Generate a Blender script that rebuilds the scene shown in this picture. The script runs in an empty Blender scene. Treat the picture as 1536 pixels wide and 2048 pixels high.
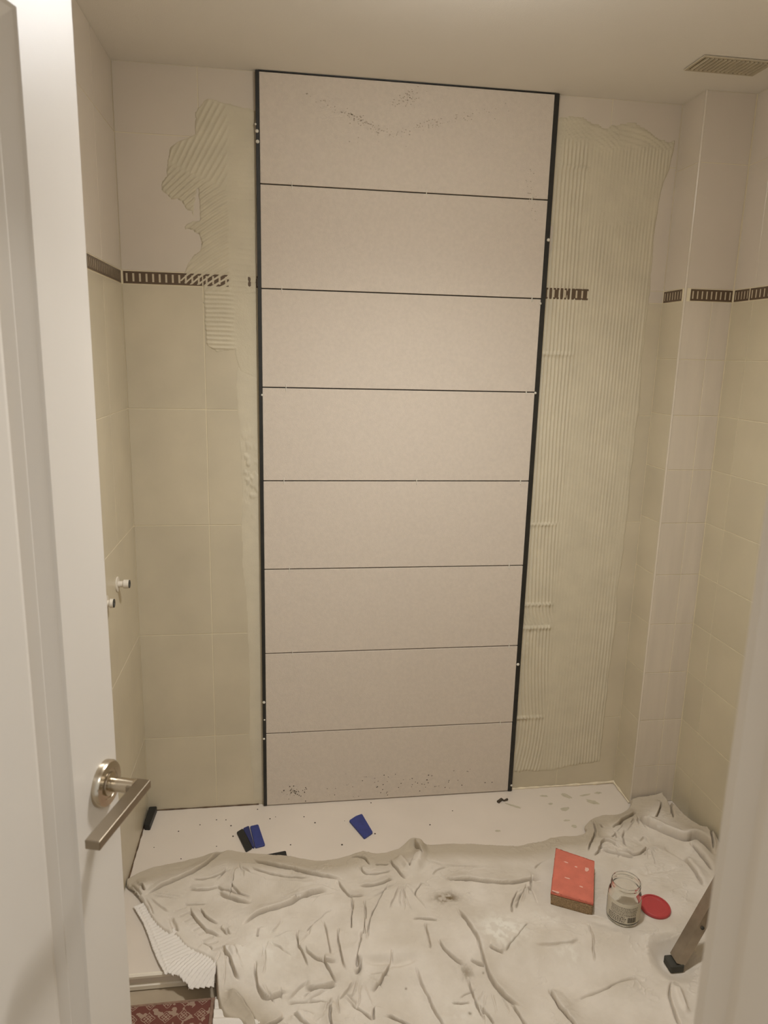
import bpy, math, random
import numpy as np
from mathutils import Vector, Matrix
random.seed(7); rng = np.random.RandomState(5)
PI = math.pi
SC = bpy.context.scene
COL = SC.collection

# ------------------------------------------------------------------ camera
CAM = np.array([0.4799, -2.3886, 1.6089])
FW = np.array([0.13923899, 0.96745552, -0.21128731])
RT = np.array([0.99024501, -0.13715695, 0.0245517])
UP = np.array([0.00522684, 0.21264476, 0.9771156])
FPX = 1448.14
cd = bpy.data.cameras.new('camera'); camo = bpy.data.objects.new('camera', cd); COL.objects.link(camo)
cd.sensor_fit = 'VERTICAL'; cd.sensor_height = 36.0; cd.lens = 36.0 * FPX / 2048.0
cd.clip_start = 0.02
M = Matrix(((RT[0], UP[0], -FW[0], CAM[0]), (RT[1], UP[1], -FW[1], CAM[1]), (RT[2], UP[2], -FW[2], CAM[2]), (0, 0, 0, 1)))
camo.matrix_world = M
cd.dof.use_dof = True; cd.dof.focus_distance = 2.2; cd.dof.aperture_fstop = 9.0
SC.camera = camo

# ------------------------------------------------------------------ world, lights, exposure
w = bpy.data.worlds.new('hall_ambient'); SC.world = w; w.use_nodes = True
w.node_tree.nodes['Background'].inputs[0].default_value = (1.0, 1.0, 1.0, 1)
w.node_tree.nodes['Background'].inputs[1].default_value = 0.38
SC.view_settings.view_transform = 'Standard'; SC.view_settings.look = 'None'
SC.view_settings.gamma = 1.0; SC.view_settings.use_curve_mapping = False
SC.view_settings.exposure = 0.86
LAMP = (0.86, -1.04, 2.417); LAMP_E = 13.0; SPOT_W = 33.0
HALL = (0.75, -2.95, 2.36); HALL_W = 5.0
hl = bpy.data.lights.new('hall_fill', 'AREA'); hl.shape = 'DISK'; hl.size = 0.3; hl.energy = HALL_W; hl.color = (1.0, 1.0, 1.0)  # soft fill added behind the camera; no lamp is seen there
hlo = bpy.data.objects.new('hall_fill_light', hl); COL.objects.link(hlo); hlo.location = HALL
sl = bpy.data.lights.new('downlight_beam', 'SPOT'); sl.energy = SPOT_W; sl.color = (1.0, 1.01, 1.04); sl.spot_size = math.radians(156); sl.spot_blend = 1.0; sl.shadow_soft_size = 0.07
slo = bpy.data.objects.new('ceiling_downlight', sl); COL.objects.link(slo); slo.location = (LAMP[0], LAMP[1], LAMP[2] - .17)

# ------------------------------------------------------------------ helpers
def ray(px, py): return FW + (px - 768) / FPX * RT + (1024 - py) / FPX * UP
def at(px, py, axis, c):                       # the point of a pixel on the plane axis = c
    d = ray(px, py); return CAM + (c - CAM[axis]) / d[axis] * d
def fl(px, py, z=0.0): return at(px, py, 2, z)

def srgb(r, g, b):
    return tuple((c / 255 / 12.92) if c / 255 <= .04045 else ((c / 255 + .055) / 1.055) ** 2.4 for c in (r, g, b)) + (1,)

def material(name, col, rough=0.6, var=0.0, vscale=6.0, bump=0.0, bscale=200.0, metal=0.0, spec=0.5, col2=None, stretch=None, trans=0.0, rnd=0.0, coat=0.0):
    m = bpy.data.materials.new(name); m.use_nodes = True
    nt = m.node_tree; N = nt.nodes; L = nt.links; b = N['Principled BSDF']
    b.inputs['Base Color'].default_value = col; b.inputs['Roughness'].default_value = rough
    b.inputs['Metallic'].default_value = metal; b.inputs['Specular IOR Level'].default_value = spec
    b.inputs['Transmission Weight'].default_value = trans; b.inputs['Coat Weight'].default_value = coat
    geo = N.new('ShaderNodeNewGeometry')
    vec = geo.outputs['Position']
    if stretch:
        mp = N.new('ShaderNodeMapping'); mp.inputs['Scale'].default_value = stretch
        L.new(vec, mp.inputs['Vector']); vec = mp.outputs['Vector']
    if var > 0 or col2:
        n = N.new('ShaderNodeTexNoise'); n.inputs['Scale'].default_value = vscale; n.inputs['Detail'].default_value = 5
        L.new(vec, n.inputs['Vector'])
        r = N.new('ShaderNodeValToRGB'); r.color_ramp.elements[0].position = .3; r.color_ramp.elements[1].position = .7
        c2 = col2 or tuple(min(1, c * (1 + var)) for c in col[:3]) + (1,)
        c1 = col if col2 else tuple(c * (1 - var) for c in col[:3]) + (1,)
        r.color_ramp.elements[0].color = c1; r.color_ramp.elements[1].color = c2
        L.new(n.outputs['Fac'], r.inputs['Fac']); out = r.outputs['Color']
        if rnd > 0:
            oi = N.new('ShaderNodeObjectInfo'); mr = N.new('ShaderNodeMapRange')
            mr.inputs['To Min'].default_value = 1 - rnd; mr.inputs['To Max'].default_value = 1 + rnd
            L.new(oi.outputs['Random'], mr.inputs['Value'])
            h = N.new('ShaderNodeHueSaturation'); L.new(mr.outputs['Result'], h.inputs['Value']); L.new(out, h.inputs['Color']); out = h.outputs['Color']
        L.new(out, b.inputs['Base Color'])
    if bump > 0:
        n2 = N.new('ShaderNodeTexNoise'); n2.inputs['Scale'].default_value = bscale; n2.inputs['Detail'].default_value = 3
        L.new(geo.outputs['Position'], n2.inputs['Vector'])
        bp = N.new('ShaderNodeBump'); bp.inputs['Strength'].default_value = bump; bp.inputs['Distance'].default_value = 0.002
        L.new(n2.outputs['Fac'], bp.inputs['Height']); L.new(bp.outputs['Normal'], b.inputs['Normal'])
    return m

MT = {}
MT['ceiling'] = material('ceiling_paint', srgb(234, 228, 218), .8, .02, 2, .2, 300)
MT['tile_up'] = material('cream_wall_tile', srgb(204, 192, 174), .28, .03, 4, .05, 60, rnd=.02)
MT['tile_low'] = material('beige_mottled_wall_tile', srgb(196, 184, 158), .3, .07, 5, .08, 60, rnd=.03)
MT['tile_right'] = material('beige_wall_tile', srgb(194, 182, 154), .3, .05, 5, .08, 60, rnd=.03)
MT['tile_col'] = material('lit_glossy_tile', srgb(206, 194, 175), .22, .05, 5, .06, 40, stretch=(6, 6, .6), rnd=.02)  # column front: paler tone and upright streaks paint in reflected light
MT['grout'] = material('cream_grout', srgb(224, 212, 182), .9, .04, 30)
MT['border_brown'] = material('brown_border_tile', srgb(92, 74, 56), .35, .1, 20)
MT['border_cream'] = material('cream_border_inlay', srgb(200, 186, 158), .35)
MT['panel'] = material('textured_pale_tile', srgb(205, 192, 175), .75, .035, 90, .55, 420, rnd=.008)
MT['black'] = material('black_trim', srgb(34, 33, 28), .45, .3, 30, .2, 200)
MT['adhesive'] = material('tile_adhesive', srgb(200, 189, 163), .7, .05, 12, .3, 250)
MT['adhesive_pale'] = material('pale_adhesive_film', srgb(202, 191, 166), .75, .04, 20, .2, 300)
MT['tray'] = material('cream_acrylic_tray', srgb(214, 202, 186), .35, .03, 5, .05, 60)
MT['tray_lip'] = material('white_tray_edge', srgb(226, 216, 196), .4, .03, 12)
MT['smear'] = material('dried_mortar_smear', srgb(186, 176, 152), .8, .1, 60)
MT['mould'] = material('dirty_silicone', srgb(92, 72, 50), .7, .5, 60)
MT['seal'] = material('cream_silicone', srgb(222, 208, 180), .5, .1, 40)
MT['floor'] = material('greige_floor_tile', srgb(168, 152, 128), .5, .08, 14, .1, 80)
MT['door'] = material('white_door_paint', srgb(208, 201, 190), .38, .012, 3, .05, 40, stretch=(3, 3, .5))
MT['jamb'] = material('white_jamb_paint', srgb(214, 202, 184), .45, .02, 4)
MT['chrome'] = material('brushed_nickel', srgb(190, 178, 158), .24, metal=1.0)
MT['chrome_s'] = material('satin_nickel_lever', srgb(150, 138, 120), .34, metal=1.0)
MT['alu'] = material('scuffed_aluminium', srgb(168, 156, 140), .42, .1, 30, metal=.85)
MT['rubber'] = material('dark_rubber', srgb(62, 60, 52), .7, .1, 40)
MT['blue'] = material('blue_plastic', srgb(48, 58, 118), .45, .12, 50)
MT['navy'] = material('navy_plastic', srgb(40, 46, 92), .45, .1, 50)
MT['blackp'] = material('black_plastic', srgb(30, 30, 28), .5, .15, 50)
MT['sponge'] = material('brown_sponge', srgb(156, 132, 100), .95, .35, 260, 1.0, 350)
MT['red_foam'] = material('coral_red_foam', srgb(212, 118, 96), .9, .08, 30, .8, 500)
MT['red_lid'] = material('red_lid_plastic', srgb(178, 66, 66), .4, .04, 30)
MT['vent'] = material('vent_plastic', srgb(186, 174, 150), .55, .04, 20)
MT['dark'] = material('vent_cavity', srgb(96, 86, 68), .9)
MT['speck'] = material('mortar_crumb', srgb(70, 60, 46), .9, .4, 200)
MT['white_cloth'] = material('white_pleated_cotton', srgb(224, 216, 204), .9, .02, 30, .3, 600)
MT['label'] = material('paper_label', srgb(206, 198, 178), .6, .04, 60)
MT['ink'] = material('label_ink', srgb(74, 66, 56), .7)
MT['white_pl'] = material('white_plastic', srgb(214, 204, 186), .4)
MT['nick'] = material('chipped_adhesive', srgb(210, 204, 188), .8)

# glass
g = bpy.data.materials.new('clear_glass'); g.use_nodes = True
gb = g.node_tree.nodes['Principled BSDF']; gb.inputs['Transmission Weight'].default_value = 1; gb.inputs['Roughness'].default_value = .03
gb.inputs['IOR'].default_value = 1.3; gb.inputs['Base Color'].default_value = (.97, .97, .94, 1); MT['glass'] = g
# lamp diffuser
e = bpy.data.materials.new('lit_opal_diffuser'); e.use_nodes = True
eb = e.node_tree.nodes['Principled BSDF']; eb.inputs['Emission Color'].default_value = (1.0, 1.0, 1.0, 1); eb.inputs['Emission Strength'].default_value = LAMP_E
eb.inputs['Base Color'].default_value = (.8, .8, .75, 1); MT['lamp'] = e

def cloth_material():
    m = bpy.data.materials.new('beige_canvas_cloth'); m.use_nodes = True
    nt = m.node_tree; N = nt.nodes; L = nt.links; b = N['Principled BSDF']
    b.inputs['Roughness'].default_value = .92; b.inputs['Specular IOR Level'].default_value = .15
    at_ = N.new('ShaderNodeAttribute'); at_.attribute_name = 'soil'
    geo = N.new('ShaderNodeNewGeometry')
    n = N.new('ShaderNodeTexNoise'); n.inputs['Scale'].default_value = 9; n.inputs['Detail'].default_value = 6; L.new(geo.outputs['Position'], n.inputs['Vector'])
    r = N.new('ShaderNodeValToRGB'); r.color_ramp.elements[0].color = srgb(207, 196, 179); r.color_ramp.elements[1].color = srgb(220, 210, 195)
    r.color_ramp.elements[0].position = .35; r.color_ramp.elements[1].position = .65
    L.new(n.outputs['Fac'], r.inputs['Fac'])
    sep = N.new('ShaderNodeSeparateColor'); L.new(at_.outputs['Color'], sep.inputs['Color'])
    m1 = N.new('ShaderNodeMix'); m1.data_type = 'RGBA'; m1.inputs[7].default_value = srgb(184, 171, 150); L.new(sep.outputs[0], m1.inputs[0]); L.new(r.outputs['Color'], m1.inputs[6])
    m2 = N.new('ShaderNodeMix'); m2.data_type = 'RGBA'; m2.inputs[7].default_value = srgb(120, 102, 74); L.new(sep.outputs[1], m2.inputs[0]); L.new(m1.outputs[2], m2.inputs[6])
    m3 = N.new('ShaderNodeMix'); m3.data_type = 'RGBA'; m3.inputs[7].default_value = srgb(232, 226, 212); L.new(sep.outputs[2], m3.inputs[0]); L.new(m2.outputs[2], m3.inputs[6])
    L.new(m3.outputs[2], b.inputs['Base Color'])
    wv = N.new('ShaderNodeTexWave'); wv.inputs['Scale'].default_value = 160; wv.inputs['Distortion'].default_value = 1.5; L.new(geo.outputs['Position'], wv.inputs['Vector'])
    n2 = N.new('ShaderNodeTexNoise'); n2.inputs['Scale'].default_value = 500; L.new(geo.outputs['Position'], n2.inputs['Vector'])
    mx = N.new('ShaderNodeMath'); mx.operation = 'ADD'; L.new(wv.outputs['Fac'], mx.inputs[0]); L.new(n2.outputs['Fac'], mx.inputs[1])
    bp = N.new('ShaderNodeBump'); bp.inputs['Strength'].default_value = .25; bp.inputs['Distance'].default_value = .0012
    L.new(mx.outputs[0], bp.inputs['Height']); L.new(bp.outputs['Normal'], b.inputs['Normal'])
    return m
MT['cloth'] = cloth_material()

def tag(o, label=None, cat=None, group=None, kind=None):
    if label: o['label'] = label
    if cat: o['category'] = cat
    if group: o['group'] = group
    if kind: o['kind'] = kind
    return o
def empty(name, loc, label=None, cat=None, group=None):
    o = bpy.data.objects.new(name, None); COL.objects.link(o); o.location = loc; o.empty_display_size = .05
    return tag(o, label, cat, group)

class MB:
    def __init__(s): s.v = []; s.f = []
    def add(s, vs, fs):
        k = len(s.v); s.v += [tuple(map(float, q)) for q in vs]; s.f += [tuple(i + k for i in q) for q in fs]; return s
    def box(s, a, b, bev=0.0):
        x0, y0, z0 = (min(a[i], b[i]) for i in range(3)); x1, y1, z1 = (max(a[i], b[i]) for i in range(3))
        if bev <= 0:
            vs = [(x, y, z) for z in (z0, z1) for y in (y0, y1) for x in (x0, x1)]
            return s.add(vs, [(0, 2, 3, 1), (4, 5, 7, 6), (0, 1, 5, 4), (2, 6, 7, 3), (0, 4, 6, 2), (1, 3, 7, 5)])
        c = bev; V = []; idx = {}
        def vv(p):
            if p not in idx: idx[p] = len(V); V.append(p)
            return idx[p]
        X = (x0, x1); Y = (y0, y1); Z = (z0, z1); F = []
        def q(sx, sy, sz, ax):
            p = [X[sx], Y[sy], Z[sz]]
            for i, sgn in enumerate((sx, sy, sz)):
                if i != ax: p[i] += c if sgn == 0 else -c
            return vv(tuple(p))
        for ax in range(3):
            for sd in (0, 1):
                o = [i for i in range(3) if i != ax]; L_ = []
                for (a_, b_) in ((0, 0), (1, 0), (1, 1), (0, 1)):
                    t = [0, 0, 0]; t[ax] = sd; t[o[0]] = a_; t[o[1]] = b_; L_.append(q(*t, ax))
                F.append(tuple(L_))
        for ax in range(3):                                     # edges along ax
            o = [i for i in range(3) if i != ax]
            for a_ in (0, 1):
                for b_ in (0, 1):
                    L_ = []
                    for (e_, fa) in ((0, o[0]), (1, o[0]), (1, o[1]), (0, o[1])):
                        t = [0, 0, 0]; t[ax] = e_; t[o[0]] = a_; t[o[1]] = b_; L_.append(q(*t, fa))
                    F.append(tuple(L_))
        for a_ in (0, 1):
            for b_ in (0, 1):
                for c_ in (0, 1): F.append((q(a_, b_, c_, 0), q(a_, b_, c_, 1), q(a_, b_, c_, 2)))
        return s.add(V, F)
    def prism(s, poly, z0, z1, bev=0.0):                         # poly: xy, extruded in z
        n = len(poly)
        if bev > 0:
            cx = sum(p[0] for p in poly) / n; cy = sum(p[1] for p in poly) / n
            ins = []
            for p in poly:
                dx, dy = p[0] - cx, p[1] - cy; l = math.hypot(dx, dy); ins.append((p[0] - dx / l * bev, p[1] - dy / l * bev))
            vs = [(p[0], p[1], z0) for p in poly] + [(p[0], p[1], z1 - bev) for p in poly] + [(p[0], p[1], z1) for p in ins]
            fs = [tuple(range(n))[::-1], tuple(range(2 * n, 3 * n))]
            for k in (0, n):
                fs += [(k + i, k + (i + 1) % n, k + n + (i + 1) % n, k + n + i) for i in range(n)]
            return s.add(vs, fs)
        vs = [(p[0], p[1], z0) for p in poly] + [(p[0], p[1], z1) for p in poly]
        return s.add(vs, [tuple(range(n))[::-1], tuple(range(n, 2 * n))] + [(i, (i + 1) % n, n + (i + 1) % n, n + i) for i in range(n)])
    def tube(s, pts, r, seg=12, caps=True):
        pts = [Vector(p) for p in pts]; rr = r if isinstance(r, (list, tuple)) else [r] * len(pts)
        rings = []
        for i, p in enumerate(pts):
            d = (pts[min(i + 1, len(pts) - 1)] - pts[max(i - 1, 0)]).normalized()
            a = d.cross(Vector((0, 0, 1)))
            if a.length < .1: a = d.cross(Vector((0, 1, 0)))
            a.normalize(); b = d.cross(a)
            rings.append([p + rr[i] * (math.cos(2 * PI * k / seg) * a + math.sin(2 * PI * k / seg) * b) for k in range(seg)])
        vs = [q for ring in rings for q in ring]; fs = []
        for i in range(len(pts) - 1):
            fs += [(i * seg + k, i * seg + (k + 1) % seg, (i + 1) * seg + (k + 1) % seg, (i + 1) * seg + k) for k in range(seg)]
        if caps: fs += [tuple(range(seg))[::-1], tuple(range((len(pts) - 1) * seg, len(pts) * seg))]
        return s.add(vs, fs)
    def lathe(s, prof, c, seg=48, axis=None, closed=False):      # prof: (r, h)
        axis = Vector(axis or (0, 0, 1)).normalized(); a = axis.cross(Vector((0, 1, 0)))
        if a.length < .1: a = axis.cross(Vector((1, 0, 0)))
        a.normalize(); b = axis.cross(a); c = Vector(c)
        vs = [c + axis * h + r * (math.cos(2 * PI * k / seg) * a + math.sin(2 * PI * k / seg) * b) for r, h in prof for k in range(seg)]
        n = len(prof); fs = []
        for i in range(n if closed else n - 1):
            j = (i + 1) % n
            fs += [(i * seg + k, i * seg + (k + 1) % seg, j * seg + (k + 1) % seg, j * seg + k) for k in range(seg)]
        if not closed:
            if prof[0][0] > 1e-5: fs.append(tuple(range(seg))[::-1])
            if prof[-1][0] > 1e-5: fs.append(tuple(range((n - 1) * seg, n * seg)))
        return s.add(vs, fs)
    def mesh(s, name, m, off=(0, 0, 0), smooth=False):
        me = bpy.data.meshes.new(name)
        me.from_pydata([(a - off[0], b - off[1], c - off[2]) for a, b, c in s.v], [], s.f); me.validate(); me.update()
        import bmesh
        bm = bmesh.new(); bm.from_mesh(me); bmesh.ops.remove_doubles(bm, verts=bm.verts, dist=1e-6); bmesh.ops.recalc_face_normals(bm, faces=bm.faces); bm.to_mesh(me); bm.free()
        me.materials.append(m)
        if smooth:
            for p in me.polygons: p.use_smooth = True
            try: me.set_sharp_from_angle(angle=math.radians(35))
            except Exception: pass
        return me
    def build(s, name, m, parent=None, smooth=False, rel=None):  # vertices in world space; parents are unrotated
        off = (0, 0, 0)
        if parent is not None:
            p = parent; off = Vector((0, 0, 0))
            while p is not None: off = off + p.location; p = p.parent
        elif rel is not None: off = Vector(rel)
        o = bpy.data.objects.new(name, s.mesh(name, m, off, smooth)); COL.objects.link(o)
        if parent is not None: o.parent = parent
        elif rel is not None: o.location = rel
        return o

def np_mesh(name, V, F, m, parent=None, attr=None, smooth=True):
    me = bpy.data.meshes.new(name)
    me.vertices.add(len(V)); me.vertices.foreach_set('co', np.asarray(V, dtype=np.float32).ravel())
    me.loops.add(F.size); me.loops.foreach_set('vertex_index', F.astype(np.int32).ravel())
    me.polygons.add(len(F)); me.polygons.foreach_set('loop_start', np.arange(0, F.size, 4, dtype=np.int32))
    me.polygons.foreach_set('use_smooth', np.full(len(F), smooth))
    me.update(calc_edges=True); me.materials.append(m)
    if attr is not None:
        a = me.color_attributes.new('soil', 'FLOAT_COLOR', 'POINT'); a.data.foreach_set('color', attr.astype(np.float32).ravel())
    o = bpy.data.objects.new(name, me); COL.objects.link(o)
    if parent is not None: o.parent = parent
    return o

def vnoise(x, y, seed=0):                                        # smooth value noise, numpy
    r = np.random.RandomState(seed).rand(256, 256)
    xi = np.floor(x).astype(int); yi = np.floor(y).astype(int); fx = x - xi; fy = y - yi
    fx = fx * fx * (3 - 2 * fx); fy = fy * fy * (3 - 2 * fy)
    g_ = lambda i, j: r[i % 256, j % 256]
    return (g_(xi, yi) * (1 - fx) + g_(xi + 1, yi) * fx) * (1 - fy) + (g_(xi, yi + 1) * (1 - fx) + g_(xi + 1, yi + 1) * fx) * fy
def fbm(x, y, seed=0, o=4):
    s = 0; a = 1; t = 0
    for k in range(o): s = s + a * vnoise(x * 2 ** k + 17 * k, y * 2 ** k + 31 * k, seed + k); t += a; a *= .5
    return s / t
def in_poly(X, Y, poly):
    ins = np.zeros(X.shape, bool); n = len(poly)
    for i in range(n):
        x1, y1 = poly[i]; x2, y2 = poly[(i + 1) % n]
        if y1 == y2: continue
        c = ((y1 > Y) != (y2 > Y)) & (X < (x2 - x1) * (Y - y1) / (y2 - y1) + x1)
        ins ^= c
    return ins
def poly_dist(X, Y, pts, closed=False, rad=None):
    """distance, signed side (+ on the left of travel) and position 0..1 along a polyline"""
    D = np.full(X.shape, 9.0); S = np.ones(X.shape); T = np.zeros(X.shape)
    pts = [tuple(p) for p in pts]
    if closed: pts = pts + [pts[0]]
    ln = [math.hypot(pts[i + 1][0] - pts[i][0], pts[i + 1][1] - pts[i][1]) for i in range(len(pts) - 1)]; tot = sum(ln); acc = 0
    for i in range(len(pts) - 1):
        (x1, y1), (x2, y2) = pts[i], pts[i + 1]; l = ln[i]
        if l < 1e-9: continue
        dx, dy = (x2 - x1) / l, (y2 - y1) / l
        t = np.clip((X - x1) * dx + (Y - y1) * dy, 0, l)
        d = np.hypot(X - x1 - t * dx, Y - y1 - t * dy)
        cr = dx * (Y - y1) - dy * (X - x1)
        m_ = d < D
        D = np.where(m_, d, D); S = np.where(m_, np.sign(cr), S); T = np.where(m_, (acc + t) / tot, T); acc += l
    return D, S, T
def smooth_line(p, n=3):                                        # chaikin
    p = [tuple(q) for q in p]
    for _ in range(n - 1):
        if len(p) < 3: break
        q = [p[0]]
        for i in range(len(p) - 1):
            a, b = p[i], p[i + 1]
            q += [(.75 * a[0] + .25 * b[0], .75 * a[1] + .25 * b[1]), (.25 * a[0] + .75 * b[0], .25 * a[1] + .75 * b[1])]
        q.append(p[-1]); p = q
    return p

# ------------------------------------------------------------------ room
H = 2.417; FZ = -0.048; RWX = 1.925; CX = 1.757; CD = -0.135; TRAY_Y = -0.713; WF = -2.03
R = .0013                                                        # tile face stands proud of the grout by this
def struct(o): o['kind'] = 'structure'; return o

wall_back = struct(MB().box((-.1, R, FZ - .05), (RWX + .1, .1, H + .05)).build('wall_back', MT['grout']))
wall_left = struct(MB().box((-.1, WF - .11, FZ - .05), (-R, R, H + .05)).build('wall_left', MT['grout']))
wall_right = struct(MB().box((RWX + R, WF - .11, FZ - .05), (RWX + .1, R, H + .05)).build('wall_right', MT['grout']))
wall_column = struct(MB().box((CX + R, CD + R, FZ), (RWX + R, R, H)).build('wall_column', MT['grout']))
ceiling = struct(MB().box((-.1, WF - .11, H), (RWX + .1, .1, H + .08)).build('ceiling', MT['ceiling']))
floor = struct(MB().box((-1.0, -3.9, FZ - .05), (2.6, TRAY_Y + .2, FZ)).build('floor', MT['floor']))
OX0, OX1, OH = 0.075, 0.747, 1.99
wall_front = struct(MB().box((-.1, WF - .11, FZ), (OX0 - .03, WF, H)).box((OX1 + .03, WF - .11, FZ), (RWX + .1, WF, H)).box((OX0 - .03, WF - .11, OH + .03), (OX1 + .03, WF, H)).build('wall_front', MT['jamb']))

_tm = {}
def tile_mesh(w_, h_, mk, t=.0013, g_=.0022):
    k = (round(w_, 4), round(h_, 4), mk, t, g_)
    if k not in _tm:
        b = .0005; x0, x1, z0, z1 = g_ / 2, w_ - g_ / 2, g_ / 2, h_ - g_ / 2; tt = t if t < .01 else t
        v = [(x0, 0, z0), (x1, 0, z0), (x1, 0, z1), (x0, 0, z1), (x0, -tt + b, z0), (x1, -tt + b, z0), (x1, -tt + b, z1), (x0, -tt + b, z1),
             (x0 + b, -tt, z0 + b), (x1 - b, -tt, z0 + b), (x1 - b, -tt, z1 - b), (x0 + b, -tt, z1 - b)]
        f = [(8, 9, 10, 11), (0, 1, 5, 4), (1, 2, 6, 5), (2, 3, 7, 6), (3, 0, 4, 7), (4, 5, 9, 8), (5, 6, 10, 9), (6, 7, 11, 10), (7, 4, 8, 11), (3, 2, 1, 0)]
        m_ = MB(); m_.add(v, f); _tm[k] = m_.mesh('tile', MT[mk])
    return _tm[k]
def put_tile(parent, face, u, z, w_, h_, mk, name='tile', t=.0013, g_=.0022):
    """face: back / left / right / colside / colfront; u measured along the face's +x or from the back"""
    o = bpy.data.objects.new(name, tile_mesh(w_, h_, mk, t, g_)); COL.objects.link(o); o.parent = parent
    if face == 'back': o.location = (u, R, z)
    elif face == 'colfront': o.location = (u, CD + R, z)
    elif face == 'left': o.location = (-R, -(u + w_), z); o.rotation_euler = (0, 0, PI / 2)
    elif face == 'right': o.location = (RWX + R, -u, z); o.rotation_euler = (0, 0, -PI / 2)
    elif face == 'colside': o.location = (CX + R, -u, z); o.rotation_euler = (0, 0, -PI / 2)
    return o
FT, FB = 1.842, 1.803
def border_piece(parent, face, u, w_, n):
    o = put_tile(parent, face, u, FB, w_, FT - FB, 'border_cream', 'border_tile', g_=.002)
    # brown ladder pattern: rails and blocks between the cream bars, raised on the tile
    b = MB(); bb = .0022; h_ = FT - FB; T0, T1 = -.0012, -.0019
    x0, x1 = .002, w_ - .002
    b.box((x0, T1, .002), (x1, T0, .0075)); b.box((x0, T1, h_ - .0075), (x1, T0, h_ - .002))
    p = (x1 - x0) / n; bw = p * .30
    edges = [x0] + [x0 + p * (i + .5) for i in range(n)]
    prev = x0
    for i in range(n):
        c = x0 + p * (i + .5); b.box((prev, T1, .0075), (c - bw / 2, T0, h_ - .0075)); prev = c + bw / 2
    b.box((prev, T1, .0075), (x1, T0, h_ - .0075))
    q = bpy.data.objects.new('brown_pattern', b.mesh('brown_pattern', MT['border_brown'])); COL.objects.link(q); q.parent = o
    return o
def column_of(parent, face, u, w_, rows, up, low):
    for a, b in zip(rows[:-1], rows[1:]):
        lo, hi = min(a, b), max(a, b)
        if hi - lo < .004: continue
        put_tile(parent, face, u, lo, w_, hi - lo, up if lo > FB else low)
rowsU = [H, 2.228, FT]; rowsL = [FB, 1.426, 1.046, .664, .282, 0.0]
# back wall, left of the panel and right of it
for u, w_ in ((0, .241), (.241, .241)):
    column_of(wall_back, 'back', u, w_, rowsU, 'tile_up', 'tile_low'); column_of(wall_back, 'back', u, w_, rowsL, 'tile_up', 'tile_low')
border_piece(wall_back, 'back', 0.004, .237, 12); border_piece(wall_back, 'back', .241, .2, 10)
for u, w_ in ((1.28, .241), (1.521, .236)):
    column_of(wall_back, 'back', u, w_, rowsU, 'tile_up', 'tile_low'); column_of(wall_back, 'back', u, w_, rowsL, 'tile_up', 'tile_low')
border_piece(wall_back, 'back', 1.28, .241, 12); border_piece(wall_back, 'back', 1.521, .16, 8); put_tile(wall_back, 'back', 1.681, FB, .076, FT - FB, 'tile_up')
# behind the panel the wall is left untiled
# left wall
us = [0, .241, .482, .723, .964, 1.205, 1.446, 1.687, 1.928, 2.03]
for a, b in zip(us[:-1], us[1:]):
    column_of(wall_left, 'left', a, b - a, rowsU, 'tile_up', 'tile_low'); column_of(wall_left, 'left', a, b - a, [FB, 1.426, 1.046], 'tile_up', 'tile_low')
us2 = [0, .482, .964, 1.446, 1.928, 2.03]
for a, b in zip(us2[:-1], us2[1:]): column_of(wall_left, 'left', a, b - a, [1.046, .664, .282, 0, FZ], 'tile_up', 'tile_low')
for a in (.006, .206, .406, .606, .806): border_piece(wall_left, 'left', a, .2, 10)
# column
rc = [H, 2.215, FT]; rc2 = [FB, 1.62, 1.438, 1.256, 1.072, .888, .706, .522, .336, .152, 0.0]
for rr in (rc, rc2):
    column_of(wall_column, 'colside', 0, .135, rr, 'tile_up', 'tile_low')
for a, b in zip(rc[:-1], rc[1:]): put_tile(wall_column, 'colfront', CX + .002, b, RWX - CX - .004, a - b, 'tile_up')
for i, (a, b) in enumerate(zip(rc2[:-1], rc2[1:])):
    put_tile(wall_column, 'colfront', CX + .002, b, .096, a - b, 'tile_col'); put_tile(wall_column, 'colfront', CX + .098, b, RWX - CX - .1, a - b, 'tile_col')
border_piece(wall_column, 'colside', .002, .118, 7); border_piece(wall_column, 'colfront', CX + .018, .148, 9)
# slim quarter-round bead at the column's outer corner
MB().tube([(CX + .004, CD + .004, 0.0), (CX + .004, CD + .004, H)], .0045, 12).build('corner_bead', MT['tile_col'], wall_column, smooth=True)
# right wall
ur = [.135, .218 + .022, .481, .722, .963, 1.204, 1.445, 1.686, 1.927, 2.03]
for a, b in zip(ur[:-1], ur[1:]):
    column_of(wall_right, 'right', a, b - a, rc, 'tile_up', 'tile_right'); column_of(wall_right, 'right', a, b - a, rc2, 'tile_up', 'tile_right')
border_piece(wall_right, 'right', .139, .079, 5); 
for a in (.22, .42, .62): border_piece(wall_right, 'right', a, .2, 10)

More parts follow.
